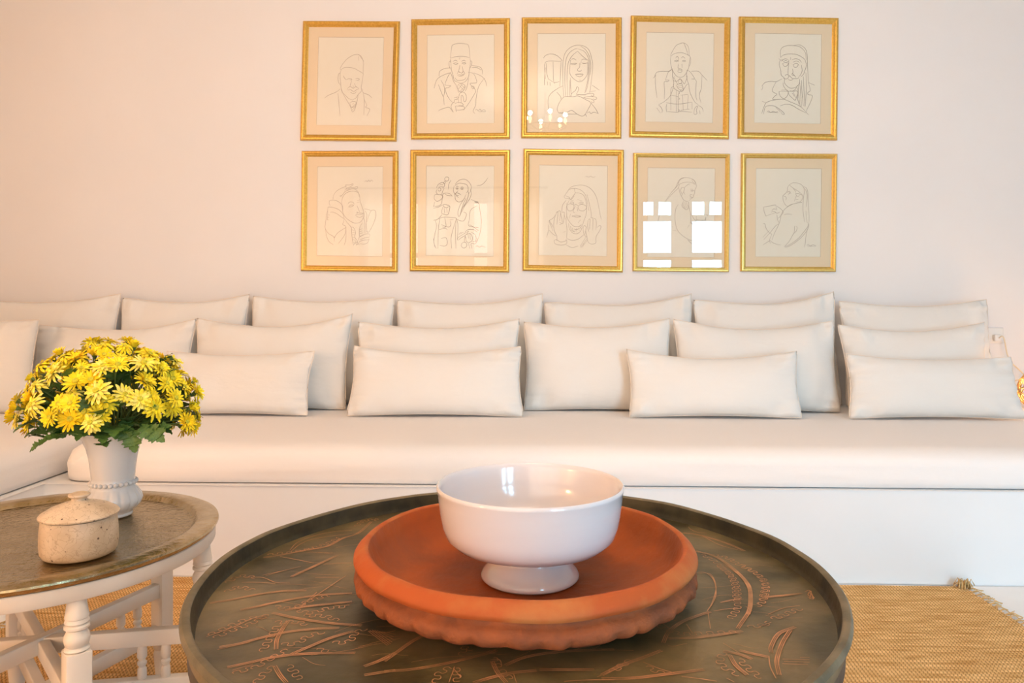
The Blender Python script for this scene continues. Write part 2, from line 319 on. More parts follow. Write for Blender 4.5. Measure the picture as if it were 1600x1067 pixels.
# ---- line drawings: strokes in a 915 x 1067 grid laid over each framed picture ----
ART = {
1: """370,455 365,440 385,405 420,365 470,335 510,332 525,350 548,385 546,440 545,480
370,458 385,440 420,433 470,440 510,460 545,482 548,495
510,345 512,380|505,332 530,345 545,380
365,480 352,485 346,520 350,550 365,575
368,460 362,500 368,560 372,600 385,635 410,660 430,680 460,692
545,490 540,540 530,590 533,620 505,650 490,675 460,692
388,500 398,518 410,532|412,532 428,524 450,524 457,532 440,534|485,522 500,520 515,526 508,536 490,534
455,540 448,560 440,590|475,560 492,595|463,572 470,590
420,612 430,592 450,588 466,600 480,590 495,588 512,604
425,615 445,610 470,625 495,610 510,604|445,630 470,642 492,628
385,640 410,685 440,735 460,788|505,650 500,690 478,770 460,788
440,715 465,703 490,712 480,742 452,748 440,715|448,762 486,722|455,776 488,742|462,730 470,715
240,678 270,655 330,630 368,602|535,600 548,635 590,652 615,676
345,640 352,700 362,820|548,635 555,700 552,812|555,690 575,735 565,750 598,765 588,795 575,820|372,610 380,640""",
2: """375,385 385,300 395,280 440,268 490,272 520,288 530,378
375,385 420,374 480,372 532,382|378,390 376,402 374,420
375,405 364,420 366,450 375,475|535,405 545,415 540,445 532,465
378,410 384,480 395,520 405,560 430,575 455,582
532,385 534,430 525,480 520,530 495,570 460,584
395,412 415,402 430,412|398,428 415,422 435,430 415,434 398,428|465,425 485,418 498,428 480,432 465,425|462,412 480,402 498,410
450,440 446,465 440,490 450,500|468,450 475,490 465,500|445,395 450,380
428,512 440,492 462,505 480,492 488,508 470,525 450,530 430,520|438,515 460,520 482,510
410,540 430,562 480,558 500,540
330,600 345,555 375,505 400,570 420,600 440,660|520,545 505,620 490,650
380,500 350,508 300,530 265,560 245,625
330,600 378,604 360,618 335,628 345,670 370,715 400,742
515,500 560,510 585,575 560,584 530,590 575,640 560,680 520,745 480,798
560,502 620,528 650,560 665,608|285,530 290,490 330,468 375,462|545,445 600,452 625,475 630,515|545,460 590,462 620,482
280,595 300,650 320,700 326,755|300,560 325,610 328,660 318,695|645,545 600,610 580,700 575,760 555,805 570,825
430,610 445,590 470,588 492,608 480,640 450,655 435,625 430,610|445,600 480,640|470,592 440,630|490,612 450,650|455,590 485,620
440,740 440,700 450,665 475,655 495,670 502,700 495,728 482,728 478,700 468,680 460,690 462,740
405,700 425,698 428,715 410,715 405,735 390,745 380,770 390,800 400,815|410,745 440,738 470,745 475,762 440,760|415,765 445,768 480,770 485,790 450,798 425,798|280,805 300,792 360,775 378,790 395,815|415,765 420,800 425,810
425,690 440,700|540,612 555,608 565,620 552,628 540,612
570,800 585,792 595,805 610,790 620,805 640,795 655,805|600,812 655,810""",
3: """385,690 380,600 378,480 382,400 400,340 440,300 490,283 545,290 585,320 605,380 615,440 610,520 595,640 590,660
400,690 395,560 400,420 425,350 470,315 495,310|415,690 412,520 420,430 450,370 495,330|430,690 432,620 435,560
495,330 530,365 560,390 578,400|500,312 545,330 575,370 590,430 585,540 565,640 550,660|520,290 560,320 590,375 600,450 595,520|578,400 582,470 575,560 555,650
440,400 435,450 432,490 440,520 460,545 495,570 520,572 545,555 570,520 575,470 575,420|445,690 440,600 438,540
438,432 455,428 488,428 470,436 445,436|530,422 550,428 575,422 550,430 532,426
445,395 465,390 485,402|525,402 545,392 568,402
510,425 512,455 495,475 500,488 520,488 528,478|525,410 518,440
475,515 490,512 515,510 540,515 520,532 495,530 480,518|480,515 540,518|505,560 525,562
225,385 240,365 280,352 320,360 350,380 365,410 240,418 240,550|365,415 360,480 355,610|300,415 305,570 320,578 350,572|245,425 250,500 262,550|240,460 232,560 232,600|262,550 300,575|255,570 258,600|275,575 278,605
380,605 340,625 285,665 262,710 262,770 275,835|610,600 640,620 668,640
345,820 335,800 335,780 350,740 380,700 405,690 460,692 500,686 560,715 600,740 585,780 545,842 500,835 450,800 420,812 390,815 345,820
345,820 400,828 490,830|330,655 360,690 365,715
437,690 450,665 480,640 488,615 500,618 502,640 485,672|485,672 540,675 600,665 620,668 625,680 612,688 602,678|540,698 590,690 640,695 645,710 630,715 620,705|545,700 600,710 622,720 625,735 612,740 605,728
600,740 640,790 660,828|545,842 560,835 568,850|490,675 560,680|590,650 640,645
570,822 590,812 600,826 625,815 660,825""",
4: """372,372 375,350 410,290 440,272 475,265 510,295 520,370
370,372 400,350 450,342 490,352 525,375 528,420 520,450
475,265 490,300 510,362|372,372 370,420 378,460 395,500 420,530 445,538
525,380 518,430 510,470 490,510 470,532 445,538
410,385 422,372 435,385|398,408 415,402 432,408 415,414 400,410|462,408 475,402 490,408 478,414 462,410|455,385 468,374 485,388|434,385 430,410
434,430 428,460 440,470|460,430 462,462
425,485 440,478 460,484 455,496 438,500 425,488|430,475 448,470 465,480
240,540 258,500 300,490 360,490 380,470|232,545 255,520
330,560 350,500 382,478 385,530 395,590 370,680 320,730 275,755
330,560 358,560 345,572 320,575 322,640 320,710|250,515 250,600 262,700
500,478 530,500 560,548 535,550|500,478 498,540 515,600 525,660 560,730 590,755
535,490 590,490 620,520 660,562|560,548 575,570 572,600 570,680 580,720|620,520 615,620 598,680 612,740
400,530 390,560 420,570 445,548 465,570 480,590 500,540 495,510|395,540 415,575 430,600
430,560 450,555 458,580 440,590 430,560|415,600 440,588 460,590 470,640 455,645 430,625 415,600|420,612 462,600|425,622 465,615|445,640 468,628
392,592 400,625 440,650 465,645 495,600 510,590
385,610 372,640 372,800|340,750 335,780 340,815|415,640 415,810|465,680 470,800|510,680 505,790|335,740 430,750 540,735|440,650 430,700 432,815|435,655 441,665 433,668|437,700 443,710 433,712|432,790 440,800 430,805|390,625 440,650|450,680 510,672|540,735 540,790|345,810 420,815 450,808 540,815|370,680 430,690|450,800 520,790
275,760 290,770 305,800 300,820|260,780 290,822|555,815 565,780 585,765 575,800 580,825 560,832 555,815|590,760 620,780 630,810|600,800 605,830""",
5: """380,380 378,330 395,300 440,285 500,288 540,300 575,340 582,400
380,380 400,362 450,352 510,358 560,385 580,410
480,285 530,280 575,310 590,360 592,430 600,560 605,580
395,400 375,405 370,440 380,480 385,520 410,545 410,580 440,615 470,625 510,610 530,580 530,550
365,390 378,400|575,410 585,440 570,490 560,515 540,535
385,412 410,392 440,395|470,398 500,390 530,400 545,420
395,430 415,420 440,425 432,445 410,450 395,430|478,438 500,428 520,435 510,455 490,458 478,438|400,415 420,405 442,415|480,418 505,408 530,420
445,400 442,450 438,490 440,520|475,470 478,500 465,515|460,380 458,400
400,545 420,550 438,545 450,525 470,545 490,548 520,545 525,530|470,520 490,525 500,540|440,555 460,562 480,552
415,525 430,515 450,528|466,515 476,510 492,525|545,440 550,490 530,530
230,610 255,580 300,570 345,572 390,550|230,640 240,610
345,572 320,620 315,650 350,672 330,690 320,715 400,712 450,730 520,760 560,790 600,835
230,825 245,780 265,740 310,722 350,715|265,740 232,728|375,765 420,752 470,760 520,790 580,820|245,830 250,800 262,770 300,762 335,768 370,790 400,815 410,830 395,832 385,815|340,775 380,812
385,640 430,640 440,650 435,680 420,700 400,705 380,690 368,665 375,648 440,652|400,580 405,610 435,650|515,600 490,640 455,650
440,660 455,645 480,650 505,645 515,660 505,700 495,720 470,700 450,680 440,660|470,660 490,690|480,655 500,700
520,600 525,700 535,770|545,560 550,660 560,765|580,500 585,600 580,690 575,770|530,560 540,680 545,772|560,530 565,640 570,770|515,620 515,700 525,750
600,580 650,600|600,580 615,640 595,660 600,675 632,685 615,740 590,790 585,810
270,815 285,805 300,818 320,808 340,815 358,808|280,815 360,818""",
6: """305,440 315,400 340,370 375,350 410,335 405,325 440,325 465,315 460,330 430,345 418,350 400,370
410,335 415,360 440,350 470,345 500,338 498,352 470,355
380,420 360,412 378,408 400,380 430,365 470,355 505,380 515,420
375,460 385,420 410,390 450,375 490,378 515,400 520,440
275,470 280,450 310,445 345,455 375,480 385,505 382,530
275,470 285,490|265,515 270,500 310,505 350,520 385,555 390,590 340,555 300,540 285,545
265,515 255,570 245,640 245,670 270,710 305,730 315,745 320,735
375,460 385,540 405,580 440,610 480,628 520,622 545,590 548,545
520,440 530,480 548,530 555,570 545,600
425,475 440,460 465,462 475,478|430,500 445,485 470,485 455,497 432,500|495,465 520,460|500,450 522,442
497,490 510,520 518,540|485,565 500,550 495,540 515,548 545,550 530,560 510,560 485,568|490,575 520,582 545,570
395,590 390,620 385,640 410,660 350,700 320,740 315,775|395,590 420,625 450,660 455,700 460,760 470,805
245,670 255,730 275,775 310,800|410,660 400,720 350,790|410,660 410,750 395,805
450,660 470,665 485,700 480,740 500,770 495,800|540,625 520,660 515,700 520,735 545,720
458,680 475,690|460,700 478,705|460,720 480,722|462,740 482,745|465,760 490,765|468,780 500,782|520,680 540,672|518,695 540,690|520,710 545,705
475,790 520,800|480,770 510,790|470,800 490,780|490,805 515,785
560,530 575,560 570,620 575,700|555,590 560,640 560,710
575,690 590,700 625,640 645,580 645,540 635,525 610,530 590,570 575,620|555,515 585,520 610,530
510,765 515,740 540,725 580,712 600,720 595,735|520,760 560,745 595,740|510,780 540,765 590,760|520,790 550,795 580,785 595,750
265,530 262,600|270,560 280,565|262,580 276,582|258,600 272,604
555,300 570,290 580,300 590,285 600,300 612,285 625,300""",
7: """328,275 340,262 358,265 362,280 352,294 335,292 328,275|332,290 322,310 330,315 342,292
265,350 275,325 300,308 320,308 330,325 320,345 305,350|270,360 262,380 275,400 305,400 312,380 325,350|275,355 290,345 300,365 285,375 278,362|290,320 320,325|280,335 318,338
245,425 255,400 300,405 315,420 300,440 270,455 250,440 245,425|240,490 262,495 300,480 310,440 315,400 335,390 370,395 390,415
240,510 280,500 310,485|330,395 350,408 385,412|250,460 240,500
415,330 420,310 450,285 490,280 520,300 540,335 535,380
415,330 440,312 480,315 510,330 515,370 500,390
405,330 398,370 410,400 415,440 440,460 470,450 490,430|420,340 430,335 440,342|455,345 470,340 480,350
418,352 428,348 436,355 425,360 418,352|455,355 465,350 476,356 466,362 455,355|418,353 434,356|457,357 474,358|435,370 420,390 412,400 430,405|415,402 430,412 440,405|410,395 425,388 445,395 460,405|420,415 440,425
510,370 520,400 500,460 470,510 455,560 440,575 435,540 450,490 480,440 500,400|535,360 540,400 525,440 490,490 465,540|500,430 480,470 460,530 450,570|525,380 505,450 480,500
540,440 590,465 605,480 605,500 620,600 615,680 600,740 575,780|570,455 592,458 592,466 572,464 570,455
525,600 530,540 550,510 590,490|525,600 522,650 600,665|525,640 560,660 600,690
310,485 330,480 365,490 370,510 355,560 325,558 305,545 315,500|320,485 325,500 345,505 365,495|325,510 330,550|345,510 350,548
240,605 270,600 310,560|285,600 290,590 330,580 400,585 420,590 435,650 430,760 440,740 520,690|290,595 280,680 275,830|330,585 340,655 310,660|420,600 395,680 380,750 385,830|420,590 415,700 418,830
255,610 265,650 255,700 245,750 245,790 262,830|240,750 250,820|300,640 360,660 378,640 375,610|300,750 340,745 350,790 330,810 290,805|285,680 330,670 350,680
440,720 480,700|435,765 460,745 500,720 520,690|445,710 465,700|490,700 515,680 560,680 590,700|370,600 400,600|480,540 500,550 500,570 480,610 440,605 420,590
465,790 480,780 500,785 505,805 495,822 475,825 462,810 465,790|485,780 488,745 495,735 500,780|500,720 530,710 550,740 545,770 515,785 505,770|540,700 570,720 580,750 570,775 550,775|515,715 520,750|530,712 535,760|600,740 575,790 540,790 545,830|520,790 528,830
585,330 620,325 650,300 672,268|360,360 362,320 380,285
575,815 590,808 605,820 625,810 655,822""",
8: """395,430 390,415 410,385 430,360 470,352 520,365 555,400 570,450 585,530
410,385 440,345 490,328 545,328 600,355 640,410 660,480 675,560 685,600
395,430 430,435 430,425 400,410|470,352 478,385 510,390 545,410 565,470 565,550 545,610 535,640 505,680
440,440 470,400 478,385|430,435 445,440 470,410|570,400 590,480 605,560 600,590
405,445 375,490 370,545|430,445 410,490 408,550 415,590 440,630 465,652 500,655 530,640
435,470 445,460 462,462 465,475 448,478 435,470|505,468 520,460 540,465 530,478 510,475 505,468|445,468 458,468|515,468 530,468|440,452 465,448|495,440 530,452
412,485 440,475 465,485 465,510 450,528 425,530 412,510 412,485|500,490 530,480 560,490 565,510 545,530 515,528 500,510 500,490|465,488 480,480 500,490|410,480 405,470
480,490 465,520 460,540 475,545|490,500 498,535|452,572 475,565 500,568 520,575 490,582 452,572|450,575 522,575|440,555 430,590|520,600 500,625
325,560 330,540 340,545 335,600 330,640|330,545 350,530 360,545 352,610|372,545 385,540 390,555 380,630 350,620|360,545 370,590 375,625|350,640 378,632
325,560 312,590 305,650 315,700 330,730 330,770|300,690 280,640 270,610 300,590 320,560|410,560 405,620 412,680 408,750|390,560 400,600|270,605 290,640 300,660
310,765 330,760 360,778 400,770 405,755|310,765 315,790 350,802 390,800 410,785 408,760|265,680 300,715 325,730|265,640 265,680 250,740|380,700 400,695
425,630 430,670 455,705 490,712 520,690 535,650|440,650 445,680 460,695|455,665 460,690 475,695 475,670|485,670 490,700|500,665 510,690|515,655 525,675|465,675 490,680 500,672|410,750 450,765 500,755 545,720|405,800 450,822 500,810
540,660 550,648 565,660 560,690 570,740 550,720 540,690 540,660|580,600 590,595 595,610 590,680|600,585 615,585 618,610 615,685|625,590 640,600 645,640 640,680|580,605 575,650 585,700|650,665 665,650 682,655 670,690 645,730 640,760 640,785 610,795 580,780 570,740
515,815 560,740|520,822 570,750|528,822 575,762|540,810 545,790|555,690 560,720
555,262 570,255 580,265 600,255 615,265 638,258|520,640 505,660""",
9: """325,460 345,430 380,380 410,345 425,310 440,285 470,268 520,270 560,290 578,330
335,450 370,410 410,370 430,350 438,330 440,320 480,305 530,305 575,328|430,310 450,280 480,268|440,290 425,330 390,370
540,290 545,282 560,295 568,315 550,305 540,290|578,330 570,350 562,370 560,395 550,408 555,415 540,430 515,450
460,400 450,370 460,345 480,350 475,385 485,400|480,345 510,320 525,320|525,360 545,358|528,372 540,376 552,370 545,366 530,370|545,405 530,400 525,415 545,425
435,350 445,390 465,430 480,448 510,458|470,380 460,410|520,430 540,425
475,450 460,490 490,520 508,512 515,460|470,470 490,515|480,460 500,512|490,455 508,500|465,480 480,510|510,458 520,520
430,480 410,520 405,590 415,660 440,705 490,745 545,770|505,760 530,785 548,800|510,765 545,768
515,505 530,560 530,620 545,632|525,555 550,550|535,560 560,600 580,605|575,570 580,600 640,605 650,580 648,625|650,560 665,565 660,572|580,600 560,620 525,628|620,625 622,600|525,625 545,635|520,640 505,665
285,560 275,590 268,615|385,655 390,660|390,685 415,688|645,750 660,770|640,790 662,800""",
10: """448,325 480,308 530,315 560,340 568,380 560,425
448,325 480,350 520,375 555,405|448,325 435,345 432,375 410,400 398,412 398,435 405,460 420,485 440,498
405,420 415,415 425,430 420,445|432,385 450,375 452,390 440,400|455,380 460,395|480,355 495,370 500,385
490,455 495,435 505,410 500,395 520,395 540,400 555,415 550,440 530,460 505,458|505,410 520,415 530,405|500,440 520,440
555,340 580,345 595,380 598,450 605,560 605,620|568,380 560,440 558,530 570,620|580,530 590,625|570,350 590,400 585,500
548,465 500,470 450,490 410,520 385,560 375,610 355,660 330,710 312,760|405,565 430,555 470,560|430,500 470,478 550,462
245,500 280,495 335,483 340,490|245,500 250,540 265,575|265,570 340,545|310,530 325,515 345,520|305,540 330,535 350,550 375,540|340,490 375,510 400,540 380,570 360,590|345,500 350,525|350,560 355,600 368,625
240,635 255,635 265,670 285,700 310,715|300,700 340,650 365,635|240,740 290,685|245,760 300,700|240,800 290,770 300,765|290,770 300,790|310,715 290,765|300,770 320,785 360,800
500,650 510,660 505,690 480,715 450,770 410,815|410,815 450,800 520,750 570,690 598,650 598,620|415,822 460,805 530,755 580,700 602,655 602,630|485,715 490,680 490,650|590,690 580,740 575,790 568,822|360,800 380,800
585,805 600,798 615,810 635,800 660,808|590,812 660,812"""}

# ============================================================ the room
WY = 4.02             # face of the picture wall
XL, XR, ZC = -3.35, 4.05, 3.05
def setting(o): return tag(o, kind='structure')
setting(box('floor', XL - 0.2, XR + 0.2, BACK - 0.2, WY + 0.2, -0.1, 0.0, M['floor']))
setting(box('ceiling', XL - 0.2, XR + 0.2, BACK - 0.2, WY + 0.2, ZC, ZC + 0.1, M['ceiling']))
setting(box('wall_back', XL - 0.2, XR + 0.2, WY, WY + 0.2, 0, ZC, M['wall']))
setting(box('wall_left', XL - 0.2, XL, BACK - 0.2, WY, 0, ZC, M['wall']))
def wall_with_holes(name, u0, u1, holes, mk):
    bm = bmesh.new(); u = u0
    for (a, b, z0, z1) in holes:
        if a > u: mk(bm, u, a, 0, ZC)
        if z0 > 0: mk(bm, a, b, 0, z0)
        mk(bm, a, b, z1, ZC); u = b
    mk(bm, u, u1, 0, ZC)
    return setting(obj(name, bm, M['wall']))
RY = 2 * WY - BACK    # mirrored distance of the rear wall, seen in the picture glass
def MX(px): return PX(px, RY)
def MZ(px, py): return PW(px, py, RY).z
PW0, PW1 = MX(1001) - 0.05, MX(1130) + 0.07
CW0, CW1 = MX(552), MX(850)
wall_with_holes('wall_front', XL - 0.2, XR + 0.2, [(CW0, CW1, 0.25, 2.40), (PW0, PW1, 0.12, 2.41)],
                lambda bm, a, b, z0, z1: add_box(bm, a, b, BACK - 0.2, BACK, z0, z1))
wall_with_holes('wall_right', BACK - 0.2, WY + 0.2, [(-0.05, 1.85, 0.05, 2.2)],
                lambda bm, a, b, z0, z1: add_box(bm, XR, XR + 0.2, a, b, z0, z1))
# paned window behind the camera
w1 = setting(empty('window_1', ((PW0 + PW1) / 2, BACK - 0.08, 0)))
cx = (PW0 + PW1) / 2
def wbar(x0, x1, z0, z1): box('frame_bar', x0 - cx, x1 - cx, -0.03, 0.03, z0, z1, M['window_paint'], w1, 0.004)
for (a, b) in ((PW0, MX(1001)), (MX(1050), MX(1082.5)), (MX(1129.5), PW1)): wbar(a, b, 0.12, 2.41)
for (a, b, c) in ((MX(1001), MX(1050), MX(1026)), (MX(1082.5), MX(1129.5), MX(1106))):
    for (z0, z1) in ((2.345, 2.41), (2.09, 2.17), (1.58, 1.675), (1.06, 1.15), (0.58, 0.66), (0.12, 0.2)): wbar(a, b, z0, z1)
    wbar(c - 0.032, c + 0.032, 2.17, 2.345)
box('pane', PW0 - cx, PW1 - cx, -0.006, -0.002, 0.14, 2.40, M['glass'], w1)
# curtained window
w2 = setting(empty('window_2', ((CW0 + CW1) / 2, BACK - 0.1, 0)))
cx = (CW0 + CW1) / 2
for a in (CW0, MX(620), (CW0 + CW1) / 2, MX(785), CW1):
    box('frame_bar', a - cx - 0.035, a - cx + 0.035, -0.03, 0.03, 0.25, 2.40, M['window_paint'], w2, 0.004)
for z in (0.28, 0.95, 1.65, 2.37): box('frame_bar', CW0 - cx, CW1 - cx, -0.025, 0.025, z - 0.03, z + 0.03, M['window_paint'], w2, 0.004)
# unseen glazed door in the right wall, added to let in cool light
d1 = setting(empty('added_door_1', (XR + 0.1, 0.9, 0)))
for y in (-0.95, -0.02, 0.9): box('frame_bar', -0.03, 0.03, y, y + 0.07, 0.05, 2.2, M['window_paint'], d1, 0.004)
for z in (0.05, 0.9, 2.12): box('frame_bar', -0.03, 0.03, -0.95, 0.95, z, z + 0.08, M['window_paint'], d1, 0.004)
def curtain(x0, x1, label):
    bm = bmesh.new(); n = int((x1 - x0) / 0.012); prev = None
    for i in range(n + 1):
        x = x0 + (x1 - x0) * i / n
        y = BACK + 0.09 + 0.030 * math.sin(x * 43 + 2 * math.sin(x * 7)) + 0.012 * math.sin(x * 91)
        cur = (bm.verts.new((x, y, 0.03)), bm.verts.new((x, y, 2.5)))
        if prev: bm.faces.new((prev[0], cur[0], cur[1], prev[1]))
        prev = cur
    tag(obj('curtain', bm, M['sheer'], smooth=True), label, 'curtain', 'curtains reflected in the picture glass')
curtain(MX(545), MX(612), 'sheer pale curtain hanging at the left end of the window behind the viewer')
curtain(MX(655), MX(742), 'sheer pale curtain hanging at the middle of the window behind the viewer')
curtain(MX(762), MX(852), 'sheer pale curtain hanging at the right end of the window behind the viewer')
bm = bmesh.new(); tube(bm, [(MX(545) - 0.05, BACK + 0.09, 2.52), (MX(856), BACK + 0.09, 2.52)], 0.014, 10)
for x in (MX(547), MX(700), MX(852)): add_box(bm, x - 0.012, x + 0.012, BACK, BACK + 0.09, 2.508, 2.532)
tag(obj('curtain_rail', bm, M['iron']), 'dark curtain rail above the window behind the viewer', 'curtain rail')

# chandelier over the middle of the room, mirrored in the top middle picture
ch = empty('chandelier', (PX(852, 2 * WY - 0.9), 0.9, 2.72)); tag(ch, 'small dark iron chandelier with lit bulbs above the tables', 'chandelier')
bm = bmesh.new(); tube(bm, [(0, 0, 0.33), (0, 0, -0.06)], 0.010, 8); obj('rod', bm, M['iron'], ch)
bm = bmesh.new(); tube(bm, [(0.2 * math.cos(a * PI / 16), 0.2 * math.sin(a * PI / 16), 0) for a in range(32)], 0.008, 8, closed=True); obj('ring', bm, M['iron'], ch)
for k in range(6):
    a = k * PI / 3 + 0.3
    bm = bmesh.new(); tube(bm, smooth_path([(0, 0, 0.0), (0.1 * math.cos(a), 0.1 * math.sin(a), -0.04), (0.2 * math.cos(a), 0.2 * math.sin(a), 0)]), 0.006, 6); obj('arm', bm, M['iron'], ch)
    obj('bulb', lathe_bm([(0, 0.0), (0.008, 0.002), (0.010, 0.02), (0.017, 0.04), (0.010, 0.065), (0, 0.075)], 16, None, 0.2 * math.cos(a), 0.2 * math.sin(a)), M['bulb'], ch, True)
for k in range(6):
    a = k * PI / 3 + 0.3; point('chandelier_light', (ch.location.x + 0.2 * math.cos(a), 0.9 + 0.2 * math.sin(a), 2.72 + 0.10), 13.6, WARM, 0.02)
# wall lamp beyond the frame, added as a warm light from the left
sc = empty('fill_wall_lamp', (XL, 1.7, 1.95)); tag(sc, 'added warm wall lamp, unseen on the left wall beyond the picture', 'wall lamp')
box('backplate', 0.0, 0.02, -0.05, 0.05, -0.12, 0.08, M['iron'], sc, 0.004)
bm = bmesh.new(); tube(bm, smooth_path([(0.01, 0, -0.05), (0.08, 0, -0.08), (0.14, 0, -0.02)]), 0.007, 8); obj('arm', bm, M['iron'], sc)
lathe('bulb', [(0, -0.02), (0.02, -0.015), (0.045, 0.03), (0.03, 0.08), (0, 0.09)], M['bulb'], sc, 24, None, 0.14, 0)
point('fill_wall_lamp_light', (XL + 0.24, 1.7, 1.99), 3, (1.0, 0.45, 0.2), 0.07)

# unseen globe lamp, added to warm the room from behind left
fl = empty('fill_floor_lamp', (-3.10, -0.9, 0)); tag(fl, 'added round glowing floor lamp, unseen behind the viewer, for warm fill light', 'lamp')
lathe('base', [(0, 0.001), (0.14, 0.001), (0.145, 0.012), (0.02, 0.03), (0.012, 0.04), (0, 0.04)], M['iron'], fl, 40)
bm = bmesh.new(); tube(bm, [(0, 0, 0.03), (0, 0, 1.05)], 0.010, 10); obj('pole', bm, M['iron'], fl)
lathe('globe_shade', [(0, 1.04)] + [(0.17 * math.sin(k * PI / 16), 1.21 - 0.17 * math.cos(k * PI / 16)) for k in range(1, 16)] + [(0, 1.38)], M['globe'], fl, 40)
point('fill_floor_lamp_light', (-3.10, -0.9, 1.50), 88, (1.0, 0.50, 0.21), 0.1)

# ============================================================ built-in bench
def prism(name, poly, z0, z1, material, parent=None, bev=0.0):
    bm = bmesh.new(); a = [bm.verts.new((x, y, z0)) for x, y in poly]; b = [bm.verts.new((x, y, z1)) for x, y in poly]
    n = len(poly); bm.faces.new(a[::-1]); bm.faces.new(b)
    for i in range(n): bm.faces.new((a[i], a[(i + 1) % n], b[(i + 1) % n], b[i]))
    if bev: bmesh.ops.bevel(bm, geom=list(bm.edges), offset=bev, segments=3, affect='EDGES', profile=0.5)
    return auto(obj(name, bm, material, parent), 50)
PY = 2.655            # bench front
WX = -1.83            # inner side of the left wing
SEAT0 = 0.335
bench = prism('built_in_bench', [(XL + 0.002, 0.9), (WX, 0.9), (WX, PY), (XR - 0.002, PY), (XR - 0.002, WY - 0.003), (XL + 0.002, WY - 0.003)], 0.001, SEAT0, M['bench'], None, 0.008)
tag(bench, 'white plastered built-in bench carrying the long cushioned seat along the wall', 'bench')

# ============================================================ seat mattresses
def mattress(x0, x1, y0, y1, z0, z1, along, seed):
    """box cushion, rounded all over, wrinkled; 'along' = long axis"""
    bm = bmesh.new(); r = 0.10
    def sq(t, a, b):                   # spread stations, dense at ends
        return a + (b - a) * t
    def stations(a, b, step):
        L_ = b - a; n = max(int((L_ - 2 * r) / step), 4)
        e = [a + r * (1 - math.cos(PI / 2 * k / 5)) for k in range(6)]
        m_ = [a + r + (L_ - 2 * r) * k / n for k in range(1, n)]
        f = [b - r * (1 - math.cos(PI / 2 * k / 5)) for k in range(5, -1, -1)]
        return e + m_ + f
    xs, ys = stations(x0, x1, 0.05), stations(y0, y1, 0.05)
    bm = bmesh.new()
    cxm, cym, hx, hy, hz = (x0 + x1) / 2, (y0 + y1) / 2, (x1 - x0) / 2, (y1 - y0) / 2, (z1 - z0) / 2
    cz = (z0 + z1) / 2
    def build(sign):
        g = []
        for x in xs:
            row = []
            for y in ys:
                ex = max(abs(x - cxm) - (hx - r), 0) / r; ey = max(abs(y - cym) - (hy - r), 0) / r
                q = min(math.sqrt(ex * ex + ey * ey), 1.0)
                rz = math.sqrt(max(1 - q * q, 0))
                px_, py_ = x, y
                if ex > 0 and ey > 0 and math.hypot(ex, ey) > 1:
                    k = 1 / math.hypot(ex, ey)
                    px_ = cxm + math.copysign(hx - r + ex * k * r, x - cxm); py_ = cym + math.copysign(hy - r + ey * k * r, y - cym)
                z = cz + (hz - 0.058) + 0.058 * rz if sign > 0 else cz - hz + 0.005 * q ** 8
                row.append((px_, py_, z, q))
            g.append(row)
        return g
    def dis(p, top):
        v = Vector(p[:3]); st = Vector((v.x * 1.2, v.y * 3.0, v.z * 8)) if along == 'x' else Vector((v.x * 3, v.y * 1.2, v.z * 8))
        n1 = noise.noise(st + Vector((seed, 0, 0))); n2 = noise.noise(st * 3.1 + Vector((0, seed, 3)))
        out = Vector(((v.x - cxm) / hx, (v.y - cym) / hy, 0))
        q = p[3]
        if top: v.z += (1 - q) * (0.004 * n1 + 0.0015 * n2)
        if abs(out.y) > abs(out.x): v.y += math.copysign(1, out.y) * q * (0.007 * n1 + 0.003 * n2)
        else: v.x += math.copysign(1, out.x) * q * (0.007 * n1 + 0.003 * n2)
        return v
    T, B = build(1), build(-1)
    VT = [[bm.verts.new(dis(p, True)) for p in row] for row in T]
    VB = [[bm.verts.new(Vector(p[:3])) for p in row] for row in B]
    for G, fl in ((VT, False), (VB, True)):
        for i in range(len(xs) - 1):
            for j in range(len(ys) - 1):
                f = (G[i][j], G[i + 1][j], G[i + 1][j + 1], G[i][j + 1]); bm.faces.new(f[::-1] if fl else f)
    nx, ny = len(xs), len(ys)
    loop = [(i, 0) for i in range(nx)] + [(nx - 1, j) for j in range(1, ny)] + [(i, ny - 1) for i in range(nx - 2, -1, -1)] + [(0, j) for j in range(ny - 2, 0, -1)]
    K = 4; cols = []
    for (i, j) in loop:
        a, b = VT[i][j].co.copy(), VB[i][j].co.copy(); col = [VT[i][j]]
        for k in range(1, K):
            t = k / K; p = a.lerp(b, t); o_ = Vector(((p.x - cxm) / hx, (p.y - cym) / hy, 0))
            d = Vector((0, math.copysign(1, o_.y), 0)) if abs(o_.y) > abs(o_.x) else Vector((math.copysign(1, o_.x), 0, 0))
            p += d * (0.005 * math.sin(PI * t) + 0.008 * noise.noise(Vector((p.x * 2, p.y * 2, p.z * 40 + seed))))
            col.append(bm.verts.new(p))
        col.append(VB[i][j]); cols.append(col)
    for a in range(len(cols)):
        b = (a + 1) % len(cols)
        for k in range(K): bm.faces.new((cols[a][k], cols[a][k + 1], cols[b][k + 1], cols[b][k]))
    bmesh.ops.remove_doubles(bm, verts=bm.verts, dist=0.0003)
    bmesh.ops.recalc_face_normals(bm, faces=bm.faces)
    return bm
SEAT1 = 0.472
m1 = obj('seat_mattress', mattress(WX + 0.035, 3.6, PY + 0.02, WY - 0.03, SEAT0 + 0.001, SEAT1, 'x', 3.3), M['linen_seat'], smooth=True)
tag(m1, 'long cream linen seat mattress running along the wall below the pictures', 'mattress')
m2 = obj('seat_mattress', mattress(XL + 0.02, WX - 0.025, 1.0, WY - 0.03, SEAT0 + 0.001, SEAT1 + 0.004, 'y', 8.1), M['linen_seat'], smooth=True)
tag(m2, 'cream linen seat mattress of the left wing, at the left edge', 'mattress')

